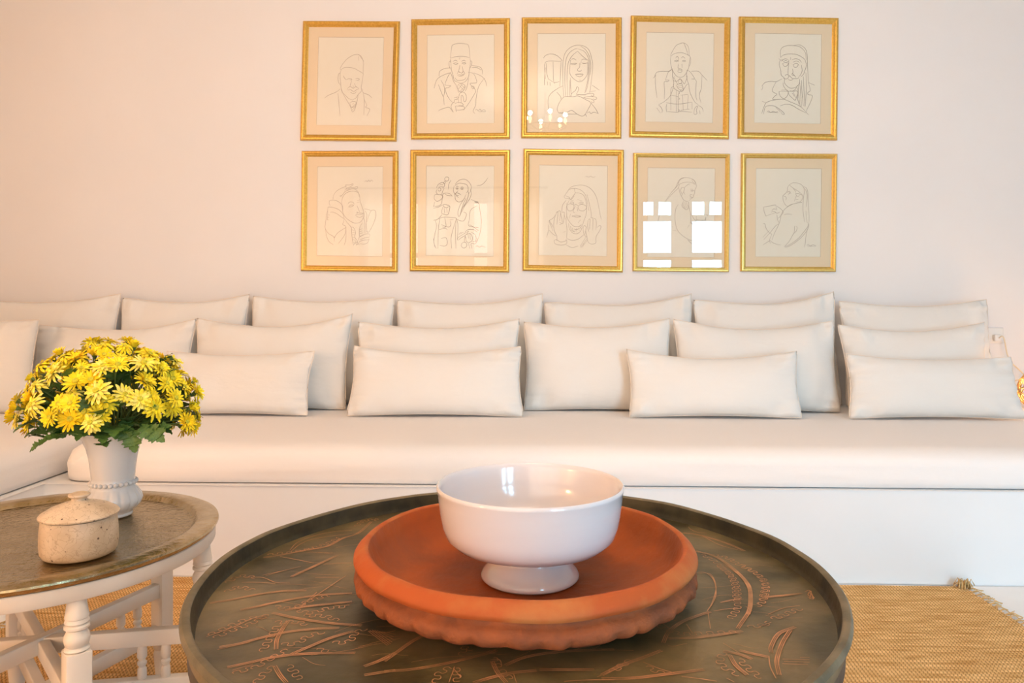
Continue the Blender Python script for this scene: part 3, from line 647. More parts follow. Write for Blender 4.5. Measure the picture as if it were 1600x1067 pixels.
# ============================================================ cushions
def pillow_bm(wt, wb, h, hl, hr, T, seed, sag_side=0.02, bot=0.012):
    NU, NV = 44, 30; bm = bmesh.new()
    def st(n): return [math.sin(PI / 2 * (2 * i / n - 1)) * 0.6 + (2 * i / n - 1) * 0.4 for i in range(n + 1)]
    us, vs = st(NU), st(NV); F_, B_ = [], []
    for i, u in enumerate(us):
        ra, rb = [], []
        top = h + (hl * max(-u, 0) ** 2.0 if u < 0 else hr * max(u, 0) ** 2.0)
        for j, v in enumerate(vs):
            q = (v + 1) / 2
            hw = (wb + (wt - wb) * q) / 2 - sag_side * (1 - v * v)
            x = u * hw; z = bot * (1 - u * u) * (1 - q) * 1.0 + q * top
            f = max(1 - abs(u) ** 2.6, 0) ** 0.55 * max(1 - abs(v) ** 2.6, 0) ** 0.55
            dv_ = 1 - v
            cq = max(abs(u) + abs(v) - 1.80, 0) * 0.10; x *= 1 - cq; z -= (z - top / 2) * cq
            p = Vector((x * 4 + seed, z * 4, seed))
            wr = noise.noise(p) * 0.014 + noise.noise(p * 2.3) * 0.007 + noise.noise(Vector((x * 26, z * 5, seed))) * 0.0022 * math.exp(-dv_ * 2.0)
            de = 1 - abs(u); dv = 1 - abs(v)
            pk = 0.011 * math.exp(-dv * 7) * noise.noise(Vector((x * 38 + seed, 3, 0))) * 2 + 0.013 * math.exp(-de * 6) * noise.noise(Vector((z * 38, seed, 7))) * 2
            diag = math.exp(-((abs(u) - abs(v)) ** 2) * 14) * (max(abs(u) + abs(v) - 1.1, 0)) * 0.022 * math.sin(abs(u) * 16 + seed)
            y = f * T / 2 * (1 + 0.12 * (1 - 2 * q))
            edge = (i in (0, NU)) or (j in (0, NV))
            a = bm.verts.new((x, -(y + (wr + diag) * min(f * 3, 1) + pk * min(f * 4, 1)), z))
            ra.append(a)
            rb.append(a if edge else bm.verts.new((x, y * 0.9 + wr * 0.5 * f, z)))
        F_.append(ra); B_.append(rb)
    for i in range(NU):
        for j in range(NV):
            bm.faces.new((F_[i][j], F_[i + 1][j], F_[i + 1][j + 1], F_[i][j + 1]))
            bm.faces.new((B_[i][j], B_[i][j + 1], B_[i + 1][j + 1], B_[i + 1][j]))
    rim = [F_[i][0].co.copy() for i in range(NU + 1)] + [F_[NU][j].co.copy() for j in range(1, NV + 1)] + [F_[i][NV].co.copy() for i in range(NU - 1, -1, -1)] + [F_[0][j].co.copy() for j in range(NV - 1, 0, -1)]
    return bm, rim
def cushion(pl, pr, yl, ym, yr, Yb, lean, T, label, group, seed, bl=None, br=None, yaw=0.0):
    """pl,pr = left/right columns of the top corners, yl/ym/yr = rows of left corner, middle and right corner of the top edge"""
    lean = math.radians(lean); Yt = Yb + 0.45 * math.sin(lean)
    zt = lambda px, py: (PW(px, py, Yt).z - SEAT1) / math.cos(lean)
    xm = (pl + pr) / 2; h = zt(xm, ym)
    xl, xr = PX(pl, Yt), PX(pr, Yt)
    xbl, xbr = PX(bl if bl is not None else pl, Yb), PX(br if br is not None else pr, Yb)
    if bl is None: xbl = xl
    if br is None: xbr = xr
    bm, rim = pillow_bm(xr - xl, xbr - xbl, h, zt(pl, yl) - h, zt(pr, yr) - h, T, seed)
    o = obj('cushion', bm, M['linen'], smooth=True)
    o.location = ((xl + xr) / 4 + (xbl + xbr) / 4, Yb, SEAT1 + 0.004); o.rotation_euler = (-lean, 0, yaw)
    tag(o, label, 'cushion', group)
    bm = bmesh.new(); tube(bm, rim, 0.0022, 5, closed=True); obj('seam', bm, M['seam'], o, True)
    return o
GB, GM, GF = 'cushions of the rear row', 'large cushions of the middle row', 'oblong cushions of the front row'
back = [(-55, 187, 468, 474, 458, 'rear row cushion at the far left edge, its peaked corner behind the flowers'),
        (187, 389, 465, 474, 459, 'second rear row cushion from the left, above the right side of the flowers'),
        (391, 617, 462, 473, 464, 'third rear row cushion from the left, below the leftmost column of pictures'),
        (618, 850, 468, 476, 458, 'fourth rear row cushion from the left, below the second column of pictures'),
        (849, 1084, 472, 478, 458, 'fifth rear row cushion, below the third and fourth columns of pictures'),
        (1083, 1308, 468, 476, 455, 'sixth rear row cushion with a peaked right corner, below the rightmost pictures'),
        (1311, 1547, 470, 480, 467, 'rightmost rear row cushion, near the wall socket')]
for i, (a, b, c, d, e, l) in enumerate(back): cushion(a, b, c, d, e, 3.80, 10, 0.15, 'cream ' + l, GB, 10 + i * 3.7)
mid = [(50, 301, 507, 517, 498, 'middle row cushion half hidden by the yellow flowers', 50, 301),
       (302, 549, 497, 512, 490, 'tall middle row cushion just right of the flowers, behind a front cushion', 302, 545),
       (556, 812, 503, 514, 498, 'middle row cushion mostly hidden behind the front cushion at the centre', 556, 812),
       (817, 1049, 503, 513, 497, 'middle row cushion with its whole left side showing, right above the bowl', 817, 1052),
       (1053, 1307, 498, 516, 501, 'middle row cushion behind the second oblong cushion from the right', 1053, 1312),
       (1311, 1545, 507, 519, 503, 'rightmost middle row cushion, directly before the wall socket', 1320, 1545)]
for i, (a, b, c, d, e, l, bl, br) in enumerate(mid): cushion(a, b, c, d, e, 3.60, 11, 0.17, 'large cream ' + l, GM, 50 + i * 4.3, bl, br)
front = [(262, 494, 548, 556, 548, 'oblong front cushion touching the right side of the flowers', 252, 485),
         (553, 816, 540, 553, 541, 'oblong front cushion at the centre, left above the white bowl', 540, 820),
         (979, 1247, 545, 561, 548, 'oblong front cushion second from the right, right above the bowl', 978, 1251),
         (1313, 1572, 552, 563, 557, 'oblong front cushion at the right edge', 1326, 1606)]
for i, (a, b, c, d, e, l, bl, br) in enumerate(front): cushion(a, b, c, d, e, 3.40, 15, 0.14, 'cream ' + l, GF, 90 + i * 5.1, bl, br)
cushion(-190, 43, 500, 505, 500, 3.38, 12, 0.2, 'cream linen cushion on the left wing, cut by the left picture edge', 'cushions of the left wing', 130, -190, 58, math.radians(6))

# ============================================================ pictures
FR = {1: ((460, 20), (70, 65), (838, 68), (810, 1020), (47, 1013), 47), 2: ((630, 15), (65, 77), (848, 67), (848, 1025), (62, 1030), 47),
      3: ((805, 15), (53, 62), (847, 62), (843, 1023), (48, 1020), 47), 4: ((975, 15), (55, 47), (847, 62), (833, 1028), (42, 1012), 47),
      5: ((1145, 15), (50, 55), (840, 67), (828, 1037), (42, 1022), 48), 6: ((460, 225), (60, 55), (826, 53), (820, 1018), (52, 1008), 46),
      7: ((630, 225), (58, 46), (850, 46), (842, 1020), (53, 1010), 48), 8: ((805, 225), (66, 37), (864, 46), (855, 1020), (58, 1007), 48),
      9: ((975, 225), (75, 70), (842, 78), (833, 1017), (70, 1010), 35), 10: ((1145, 225), (68, 73), (830, 78), (818, 1015), (62, 1012), 38)}
LAB = {1: 'gold-framed faint drawing of a moustached man in a soft cap, top row far left',
       2: 'gold-framed drawing of a man in a tall fez holding a cane handle',
       3: 'gold-framed drawing of a long-haired woman with folded arms beside an arched doorway',
       4: 'gold-framed drawing of a man in a cap, jacket, tie and checked waistcoat',
       5: 'gold-framed drawing of a drooping-moustached man with a headcloth over one shoulder and bow tie',
       6: 'gold-framed drawing of a head tilted back in a tied headscarf, bottom row far left',
       7: 'gold-framed drawing of a musician raising a clapper in one hand, with curtain reflections',
       8: 'gold-framed drawing of a veiled person in glasses raising both palms',
       9: 'pale narrow gold-framed drawing of a seated figure seen from the side, with window reflections',
       10: 'narrow gold-framed drawing of a seated figure in profile holding a sheet, bottom row far right'}
S = 180 / 915
def picture(k):
    (ox, oy), tl, tr, br, bl, mw = FR[k]
    W = lambda c, Y=WY: PW(ox + c[0] * S, oy + c[1] * S, Y)
    YP = WY - 0.014
    # corners on the wall plane (outer edge of the moulding), relative to the frame centre
    C4 = [W(c, WY - 0.012) for c in (tl, tr, br, bl)]
    ctr = sum(C4, Vector()) / 4; ctr.y = WY - 0.0015
    root = empty('picture_frame', ctr); tag(root, LAB[k], 'picture', 'gold-framed line drawings in two rows')
    R4 = [Vector((c.x - ctr.x, 0, c.z - ctr.z)) for c in C4]
    def inset(d):
        out = []
        for i in range(4):
            p, a, b = R4[i], R4[i - 1], R4[(i + 1) % 4]
            out.append(p + (a - p).normalized() * d + (b - p).normalized() * d)
        return out
    mwm = mw * S / F * 4.0
    prof = [(0, 0), (0, 0.012), (0.08, 0.018), (0.22, 0.0215), (0.42, 0.022), (0.60, 0.019), (0.66, 0.0165), (0.72, 0.0165), (0.90, 0.0115), (1.0, 0.010), (1.0, 0.004)]
    rings = [[p + Vector((0, -d, 0)) for p in inset(t * mwm)] for t, d in prof]
    for i in range(4):
        j = (i + 1) % 4; bm = bmesh.new(); g = []
        for r in rings:
            g.append((bm.verts.new(r[i]), bm.verts.new(r[j])))
        for A, B in zip(g, g[1:]): bm.faces.new((A[0], A[1], B[1], B[0]))
        bm.faces.new([v[0] for v in g][::-1]); bm.faces.new([v[1] for v in g])
        bmesh.ops.recalc_face_normals(bm, faces=bm.faces)
        auto(obj('moulding', bm, M['gold_pale'] if k in (9, 10) else M['gold'], root), 28)
    def slab(name, q, y0, y1, m):
        bm = bmesh.new(); a = [bm.verts.new((p.x, -y0, p.z)) for p in q]; b = [bm.verts.new((p.x, -y1, p.z)) for p in q]
        bm.faces.new(a); bm.faces.new(b[::-1])
        for i in range(4): bm.faces.new((a[i], a[(i + 1) % 4], b[(i + 1) % 4], b[i]))
        bmesh.ops.recalc_face_normals(bm, faces=bm.faces); return obj(name, bm, m, root)
    slab('backing_board', inset(mwm * 0.93), 0.0005, 0.0035, M['mount'])
    inn = inset(mwm * 0.97)
    ap = inset(mwm + 78 * S / F * 4.0)
    ap = [Vector((p.x, 0, p.z)) for p in ap]
    slab('paper', [p for p in ap], 0.0036, 0.0042, M['paper'])
    # mount with a bevelled window
    bm = bmesh.new(); o_ = [bm.verts.new((p.x, -0.0066, p.z)) for p in inn]; c_ = (sum(ap, Vector()) / 4)
    w_ = [bm.verts.new((p.x, -0.0066, p.z)) for p in ap]
    for i in range(4): bm.faces.new((o_[i], o_[(i + 1) % 4], w_[(i + 1) % 4], w_[i]))
    mo = obj('mount', bm, M['mount'], root)
    bm = bmesh.new(); w_ = [bm.verts.new((p.x, -0.0066, p.z)) for p in ap]
    v_ = [bm.verts.new((c_.x + (p.x - c_.x) * 0.991, -0.0043, c_.z + (p.z - c_.z) * 0.993)) for p in ap]
    for i in range(4): bm.faces.new((w_[i], w_[(i + 1) % 4], v_[(i + 1) % 4], v_[i]))
    obj('bevel', bm, M['bevel'], mo)
    # drawing
    bm = bmesh.new(); nrm = Vector((0, -1, 0)); Yd = WY - 0.0062
    for s in ART[k].replace('\n', '|').split('|'):
        p = [tuple(float(v) for v in t.split(',')) for t in s.split()]
        if len(p) < 2: continue
        P3 = [W(c, Yd) - ctr for c in p]
        for q in P3: q.y = -0.0046
        ribbon(bm, smooth_path(P3, 4), 0.0025 if k in (3, 5, 7) else 0.0021, nrm)
    tag(obj('line_drawing', bm, M['ink_faint'] if k in (1, 9, 10, 6, 8) else M['ink'], root), kind='stuff')
    slab('glass', inn, 0.0078, 0.0095, M['glass'])
M['gold_pale'] = mat('pale_gilt_moulding', (0.80, 0.56, 0.17), (0.74, 0.48, 0.12), scale=90, rough=0.33, metal=0.8, bump=0.15, bscale=300, bdist=0.0005)
for k in ART: picture(k)

# ============================================================ wall socket, flex and straw lamp at the right
sp = PW(1554, 524, WY); so = empty('wall_socket', (sp.x, WY, sp.z)); tag(so, 'white wall socket beside the rightmost cushions', 'socket')
box('plate', -0.042, 0.042, -0.009, 0, -0.042, 0.042, M['socket'], so, 0.004)
box('plug', -0.018, 0.018, -0.035, -0.009, -0.03, 0.006, M['socket'], so, 0.006)
LP = PW(1628, 610, 3.62); LP.z = SEAT1 + 0.112
pts = [(sp.x, WY - 0.036, sp.z - 0.012), (sp.x + 0.02, WY - 0.045, sp.z - 0.01), tuple(PW(1577, 562, WY - 0.06)), tuple(PW(1600, 588, WY - 0.12)), (LP.x - 0.05, 3.83, LP.z + 0.0), (LP.x - 0.02, 3.76, SEAT1 + 0.05), (LP.x, 3.73, SEAT1 + 0.02)]
bm = bmesh.new(); tube(bm, smooth_path(pts, 6), 0.0032, 8); tag(obj('power_cord', bm, M['cord'], smooth=True), 'thin cream power cord running down from the wall socket to the right edge', 'cord')
lamp = empty('table_lamp', (LP.x, 3.62, SEAT1 + 0.008)); tag(lamp, 'glowing straw ball lamp on the seat at the right edge', 'lamp')
lathe('base', [(0, 0), (0.04, 0), (0.042, 0.008), (0.014, 0.012), (0.012, 0.03), (0, 0.03)], M['straw'], lamp, 32)
LH = LP.z - SEAT1 - 0.008
bm = bmesh.new(); rnd = random.Random(5)
for k in range(34):
    ax = Vector((rnd.gauss(0, 1), rnd.gauss(0, 1), rnd.gauss(0, 1))).normalized(); a = ax.orthogonal().normalized(); b = ax.cross(a); off = rnd.uniform(-0.04, 0.04)
    rr = math.sqrt(0.098 ** 2 - off ** 2) * rnd.uniform(0.97, 1.03)
    tube(bm, [Vector((0, 0, LH)) + ax * off + (a * math.cos(t * PI / 14) + b * math.sin(t * PI / 14)) * rr for t in range(28)], 0.0022, 5, closed=True)
obj('straw_shade', bm, M['straw'], lamp, True)
lathe('bulb', [(0, LH - 0.04), (0.012, LH - 0.035), (0.028, LH), (0.02, LH + 0.03), (0, LH + 0.036)], M['bulb'], lamp, 24)
bm = bmesh.new(); tube(bm, [(0, 0, 0.03), (0, 0, LH - 0.035)], 0.008, 8); obj('stem', bm, M['straw'], lamp)
point('straw_lamp_light', (LP.x, 3.62, LP.z + 0.0), 9, (1.0, 0.56, 0.26), 0.04)

# ============================================================ rush mat on the floor
g0, g1 = PG(86, 935, 0.0), PG(1502, 917, 0.0)
MX0, MX1, MY0, MY1 = g0.x, g1.x, -0.9, 2.625
mat_root = empty('floor_mat', (0, 0, 0)); tag(mat_root, 'woven golden rush mat under both low tables', 'mat')
bm = bmesh.new(); pitch = 0.0125; rows = int((MY1 - MY0) / pitch); NX = 60; prev = None
hp = [(0.0, 0.002), (0.2, 0.0075), (0.5, 0.0105), (0.8, 0.0075)]
for r in range(rows):
    for (t, z) in hp + ([(1.0, 0.002)] if r == rows - 1 else []):
        y = MY0 + (r + t) * pitch; cur = []
        for i in range(NX + 1):
            x = MX0 + (MX1 - MX0) * i / NX
            wob = 0.012 * noise.noise(Vector((x * 0.9, y * 0.8, 2))) + (0.006 * noise.noise(Vector((i * 1.7, 0, 5))) if r == rows - 1 else 0)
            ex = (0.008 * noise.noise(Vector((0, r * 0.9, 9)))) if i in (0, NX) else 0
            cur.append(bm.verts.new((x + ex + 0.01 * math.sin(y * 1.3), y + wob, z + 0.002 * noise.noise(Vector((x * 2, y * 2, 0))))))
        if prev:
            for i in range(NX): bm.faces.new((prev[i], prev[i + 1], cur[i + 1], cur[i]))
        prev = cur
tag(obj('weave', bm, M['rug'], mat_root, True), kind='stuff')
bm = bmesh.new(); rnd = random.Random(3)
for side, xb in ((-1, MX0), (1, MX1)):
    for r in range(int(rows * 0.45), rows, 2):
        y = MY0 + r * pitch + rnd.uniform(-0.004, 0.004)
        for q in range(3):
            L_ = rnd.uniform(0.02, 0.045); a = rnd.uniform(-0.9, 0.9)
            x = xb + 0.01 * math.sin(y * 1.3)
            tube(bm, [(x - side * 0.008, y, 0.006), (x + side * L_ * 0.5, y + a * L_ * 0.3, 0.010 + rnd.uniform(0, 0.006)), (x + side * L_, y + a * L_, 0.004 + rnd.uniform(0, 0.006))], 0.0016, 4)
for q in range(26):                    # loose tuft at the corner
    x = MX1 - rnd.uniform(-0.01, 0.03); y = MY1 - rnd.uniform(-0.005, 0.03); a = rnd.uniform(0, 2 * PI); L_ = rnd.uniform(0.015, 0.035)
    tube(bm, [(x, y, 0.008), (x + L_ * 0.5 * math.cos(a), y + L_ * 0.5 * math.sin(a), 0.022 + rnd.uniform(0, 0.02)), (x + L_ * math.cos(a), y + L_ * math.sin(a), 0.015)], 0.002, 4)
tag(obj('fringe', bm, M['straw'], mat_root, True), kind='stuff')

# ============================================================ dark engraved tray table
TC = CW(0.006, 1.205); TR, TZ = 0.5035, 0.57
def wob(r, z, a):
    k = 1 + 0.004 * noise.noise(Vector((math.cos(a) * 2, math.sin(a) * 2, 1)))
    return r * k, z + (0.0025 * noise.noise(Vector((math.cos(a) * 4, math.sin(a) * 4, 6))) if z > 0.55 else 0)
st = empty('table_stand', (TC.x, TC.y, 0)); tag(st, 'dark iron ring stand carrying the large engraved tray', 'stand')
lathe('ring_band', [(0.482, 0.508), (0.494, 0.508), (0.494, 0.5335), (0.482, 0.5335), (0.482, 0.508)], M['iron'], st, 96)
for k in range(4):
    a = math.radians(-23 + 90 * k) + YAW
    m_ = Matrix.Rotation(a, 4, 'Z')
    box('leg', 0.462, 0.482, -0.016, 0.016, 0.012, 0.530, M['iron'], st, 0.003, m_)
for k in range(2):
    a = math.radians(-23 + 90 * k) + YAW
    box('cross_bar', -0.462, 0.462, -0.01, 0.01, 0.13 + 0.024 * k, 0.152 + 0.024 * k, M['iron'], st, 0.003, Matrix.Rotation(a, 4, 'Z'))
tray = empty('tray', (TC.x, TC.y, 0)); tag(tray, 'large round dark patinated copper tray with engraved lines, holding the terracotta dish', 'tray')
FZ = 0.5385
lathe('floor_plate', [(0, FZ), (0.2, FZ), (0.4, FZ), (0.480, FZ + 0.0003), (0.486, FZ + 0.002), (0.486, FZ - 0.0035), (0.2, FZ - 0.0035), (0, FZ - 0.0035)], M['dark_metal'], tray, 128)
lathe('rim_wall', [(0.484, FZ - 0.003), (0.484, FZ + 0.001), (0.4865, FZ + 0.004), (0.4885, FZ + 0.012), (0.4900, TZ - 0.004), (0.4915, TZ - 0.0008), (0.4955, TZ - 0.001), (0.4950, FZ - 0.0035), (0.484, FZ - 0.003)], M['dark_rim'], tray, 160, wob)
lathe('rim_edge', [(0.4905, TZ - 0.0015), (0.4920, TZ), (0.4950, TZ + 0.001), (0.5010, TZ + 0.0005), (TR, TZ - 0.002), (TR + 0.001, TZ - 0.008), (0.5005, TZ - 0.013), (0.4965, TZ - 0.017), (0.4955, FZ - 0.0035)], M['dark_edge'], tray, 160, wob)

# engraving: strokes read off the tray, laid on its floor
ENG = []
def eng(o, s, kind, strokes):
    for t in strokes.split('|'):
        p = [tuple(float(v) for v in q.split(',')) for q in t.split()]
        P = []
        for (x, y) in p:
            v = PG(o[0] + x * s, o[1] + y * s, FZ + 0.0004)
            P.append(Vector((v.x - TC.x, v.y - TC.y, FZ + 0.0007)))
        ENG.append((kind, P))
A_ = ((290, 800), 0.2502); C_ = ((940, 880), 0.25); D_ = ((1040, 760), 0.1875); B_2 = ((600, 950), 0.225)
eng(*A_, 'd', '415,290 560,275 740,240 880,215 980,165 1080,130 1160,60|150,570 300,545 450,515 600,495 755,490|340,612 450,590 560,565 720,535 880,515 1040,508|620,612 760,590 900,575 1040,560|540,630 700,665 900,695 1100,710|210,845 330,825 480,785 640,750 800,732 960,725|640,680 600,740 570,800 565,860|660,890 780,840 900,790 1050,745|260,970 400,940 560,905 760,885 1060,880|555,960 590,1020 630,1067|660,405 800,340 950,270|1115,965 1210,930 1310,880|1115,1020 1210,1005 1310,990')
eng(*A_, 's', '650,240 700,190 800,150 920,125 1040,115|660,245 720,200 820,165 1080,130|590,280 700,300 800,320|860,328 950,320 1040,318|810,410 890,408 960,410|480,395 600,370 720,340|370,410 480,410 560,440 650,445|500,400 600,370|350,440 440,440 560,448|130,780 300,720 420,665 520,640|760,560 880,480 1000,400|720,590 820,500|200,860 400,815|290,990 420,950|1140,745 1260,835|1150,740 1270,830|1165,738 1280,825|1180,740 1290,815|1195,742 1300,800|1210,745 1300,780|1225,748 1310,765|1140,745 1240,755 1310,742')
eng(*A_, 'w', '430,280 560,262 700,245 860,205 960,160|1065,90 1110,55 1170,40 1200,55|210,470 280,430 340,400 440,410|250,500 330,470 420,490|150,770 240,730 330,690 430,660 520,650|180,785 290,740 400,700 500,650|560,590 620,600 700,590 760,560 900,520|680,610 780,630 900,600 1020,590|740,650 860,650 950,680|560,690 700,690 760,710|480,870 520,800 580,700|600,830 700,820 760,780 860,750|920,820 1020,810 1060,760 1120,730|640,960 680,1000 710,1050|440,1067 500,1000 560,960|420,980 560,900 640,860|820,860 900,870|300,1010 420,970')
eng(*C_, 'd', '760,0 860,70 920,140 930,210 920,300 870,380 850,410|385,500 420,430 500,370 600,330 680,305|420,472 600,465 760,445 880,425|0,700 120,640 260,590 375,545|0,722 200,718 440,690 640,665|760,548 860,570 940,600|860,545 960,570 1040,585|800,575 840,640 910,700|1000,215 1120,205 1250,190|1060,560 1060,520 1110,440 1210,400|1110,700 1095,610 1130,500 1180,420')
eng(*C_, 's', '530,380 570,440|370,370 430,410|740,245 830,225 880,225|700,300 800,285 870,285|665,310 680,410|260,620 360,660 460,690|500,710 620,725 720,740|600,65 680,70 715,150 690,250 660,300|1040,320 1140,280 1240,265|1045,580 1055,650 1090,720|1240,590 1300,590|1130,600 1300,605|1140,615 1300,620|1130,630 1290,635|780,720 830,745|1290,180 1330,220 1290,200 1310,175 1300,225|760,500 860,560|980,400 1060,370|900,270 940,300|0,540 200,548')
eng(*C_, 'w', '720,10 790,60 830,130 840,210 850,280 800,350|870,10 960,60 1020,130 1010,200 1000,260|1070,350 1150,320 1240,285|760,560 740,620 790,670 860,700|860,600 920,660 1000,720|920,400 1000,390 1050,370|60,680 160,620 210,600|280,650 380,690|330,380 480,440 620,440 860,430')
eng(*D_, 'd', '130,390 250,400 400,440 520,480 660,540|250,540 400,580 530,660 640,760 700,860 710,980 690,1067')
eng(*D_, 's', '150,385 300,415 450,490 640,540|190,320 200,350 260,380 340,390|260,300 400,340 560,400|460,970 560,950 650,940|830,920 960,910 1140,890|240,720 330,720 400,780 420,900 380,1000|1160,880 1200,870 1230,940 1180,920')
eng(*D_, 'w', '400,570 520,600 620,660 740,720 820,780 840,860 810,960 760,1000|300,570 400,620 480,690 560,760 600,860 600,960')
eng(*B_2, 'd', '0,440 160,430 330,405 500,370 640,335 780,300|0,370 100,300 200,230 300,180|620,520 760,480 900,450 1060,435|750,370 790,450 850,520|1080,430 1280,430 1460,430|840,400 960,350 1100,320 1300,300 1600,290')
eng(*B_2, 's', '490,410 450,520|480,420 530,480|1250,510 1420,500 1600,500|1480,480 1600,430|740,360 800,360 820,400|900,460 920,520')
eng(*B_2, 'w', '360,520 380,460 470,410|500,420 510,520|540,330 560,280 620,290|760,350 800,420 880,500')
bm = bmesh.new(); up = Vector((0, 0, 1))
for ei, (kind, P) in enumerate(ENG):
    sp_ = smooth_path(P, 6)
    sp_ = [p for p in sp_ if math.hypot(p.x, p.y) < 0.478]
    if len(sp_) < 2: continue
    lift = Vector((0, 0, 0.00006 * (ei % 8)))
    def off(path, d, wl=0, amp=0):
        out = []; s_ = 0
        for i, p in enumerate(path):
            t = (path[min(i + 1, len(path) - 1)] - path[max(i - 1, 0)]); t = t.normalized() if t.length > 0 else Vector((1, 0, 0))
            n_ = up.cross(t)
            if i: s_ += (p - path[i - 1]).length
            out.append(p + n_ * (d + (amp * math.sin(s_ * 2 * PI / wl) if wl else 0)) + (t * amp * -0.42 * math.sin(s_ * 4 * PI / wl) if wl else Vector()) + lift)
        return out
    if kind == 'd':
        ribbon(bm, off(sp_, 0.0022), 0.0016, up); ribbon(bm, off(sp_, -0.0022), 0.0016, up); ribbon(bm, off(sp_, 0), 0.0010, up)
    elif kind == 's': ribbon(bm, off(sp_, 0), 0.0015, up)
    else:
        dense = []
        for a, b in zip(sp_, sp_[1:]):
            k = max(int((b - a).length / 0.0008), 1); dense += [a.lerp(b, i / k) for i in range(k)]
        ribbon(bm, off(dense, 0, 0.0165, 0.0050), 0.0012, up, False)
rnd = random.Random(11)
for q in range(130):                   # fine scratches
    a = rnd.uniform(0, 2 * PI); r = rnd.uniform(0.1, 0.44); th = rnd.uniform(-0.5, 0.7); L_ = rnd.uniform(0.02, 0.09)
    p = Vector((r * math.cos(a), r * math.sin(a), FZ + 0.0005)); d = Vector((math.cos(th), math.sin(th), 0))
    pts = [p + d * L_ * (i / 5 - 0.5) + up.cross(d) * 0.004 * math.sin(i * 0.8 + q) for i in range(6)]
    if max(math.hypot(v.x, v.y) for v in pts) < 0.46: ribbon(bm, pts, 0.0007, up)
for v in bm.verts: v.co.z = max(v.co.z, FZ + 0.0004)
bmesh.ops.recalc_face_normals(bm, faces=bm.faces)
for f in bm.faces:
    if f.normal.z < 0: f.normal_flip()
tag(obj('engraving', bm, M['copper_line'], tray), 'scratched copper-coloured stems and wavy lines', kind='stuff')

# ============================================================ terracotta dish
DC = CW(0.021, 1.180); z0 = FZ + 0.0035
dish = empty('terracotta_dish', (DC.x, DC.y, z0)); tag(dish, 'wide orange terracotta dish with a pinched lower edge, under the white footed bowl', 'dish')
def tw(r, z, a):
    return r * (1 + 0.006 * noise.noise(Vector((math.cos(a) * 1.5, math.sin(a) * 1.5, 3)))), z + 0.002 * noise.noise(Vector((math.cos(a) * 3, math.sin(a) * 3, 8))) * (r / 0.25)
lathe('basin', [(0, 0.0185), (0.10, 0.0175), (0.175, 0.0185), (0.205, 0.024), (0.228, 0.040), (0.241, 0.062), (0.2465, 0.079), (0.2485, 0.0815)], M['terra'], dish, 128, tw)
lathe('underside', [(0, 0.0), (0.15, 0.0), (0.16, 0.002), (0.200, 0.006), (0.232, 0.014), (0.250, 0.027)], M['terra_edge'], dish, 128, tw)
lathe('lip', [(0.2480, 0.0812), (0.2505, 0.0835), (0.2545, 0.0838), (0.2600, 0.0805), (0.2670, 0.0735), (0.2702, 0.068), (0.2705, 0.0645), (0.2680, 0.0605), (0.2600, 0.0580), (0.2550, 0.0550)], M['terra_rim'], dish, 160, tw)
NS = 38
def sc_(r, z, a):
    ph = a * NS / (2 * PI) + 0.8 * noise.noise(Vector((math.cos(a) * 5, math.sin(a) * 5, 2)))
    s = abs(math.sin(PI * ph)); irr = 0.6 + 0.8 * abs(noise.noise(Vector((math.cos(a) * 7, math.sin(a) * 7, 4))))
    k = max(0, 1 - abs(z - 0.033) / 0.012)
    r2, z2 = tw(r, z, a)
    return r2 + k * (0.0055 * irr * (s ** 0.35) - 0.004), z2 - k * 0.004 * (1 - s) * -1 - k * 0.0025 * s
lathe('scalloped_edge', [(0.2550, 0.0552), (0.2560, 0.052), (0.2610, 0.049), (0.2655, 0.046), (0.2690, 0.041), (0.2700, 0.036), (0.2690, 0.031), (0.2640, 0.026), (0.2550, 0.023), (0.246, 0.024)], M['terra_edge'], dish, 456, sc_, deg=60)

# ============================================================ white footed bowl
BC = CW(0.029, 1.180); zb = z0 + 0.020
pb = [(0, 0.008), (0.055, 0.006), (0.066, 0.0), (0.0770, 0.0), (0.0790, 0.003), (0.0785, 0.0065), (0.0750, 0.0120), (0.0690, 0.0190), (0.0630, 0.0270), (0.0585, 0.0350), (0.0580, 0.0395), (0.0600, 0.0425),
      (0.075, 0.0455), (0.102, 0.0500), (0.1225, 0.0580), (0.1350, 0.0700), (0.1410, 0.087), (0.1445, 0.106), (0.1475, 0.130), (0.1485, 0.140), (0.1500, 0.1440), (0.1502, 0.1480), (0.1480, 0.1505), (0.1450, 0.1490), (0.1430, 0.142),
      (0.1395, 0.112), (0.1335, 0.090), (0.124, 0.075), (0.107, 0.064), (0.08, 0.0565), (0.04, 0.053), (0, 0.052)]
bowl = lathe('footed_bowl', [(r, z) for r, z in pb], M['porcelain'], None, 128, None, deg=70)
bowl.location = (BC.x, BC.y, zb)
tag(bowl, 'glossy white ceramic footed bowl standing in the terracotta dish', 'bowl')

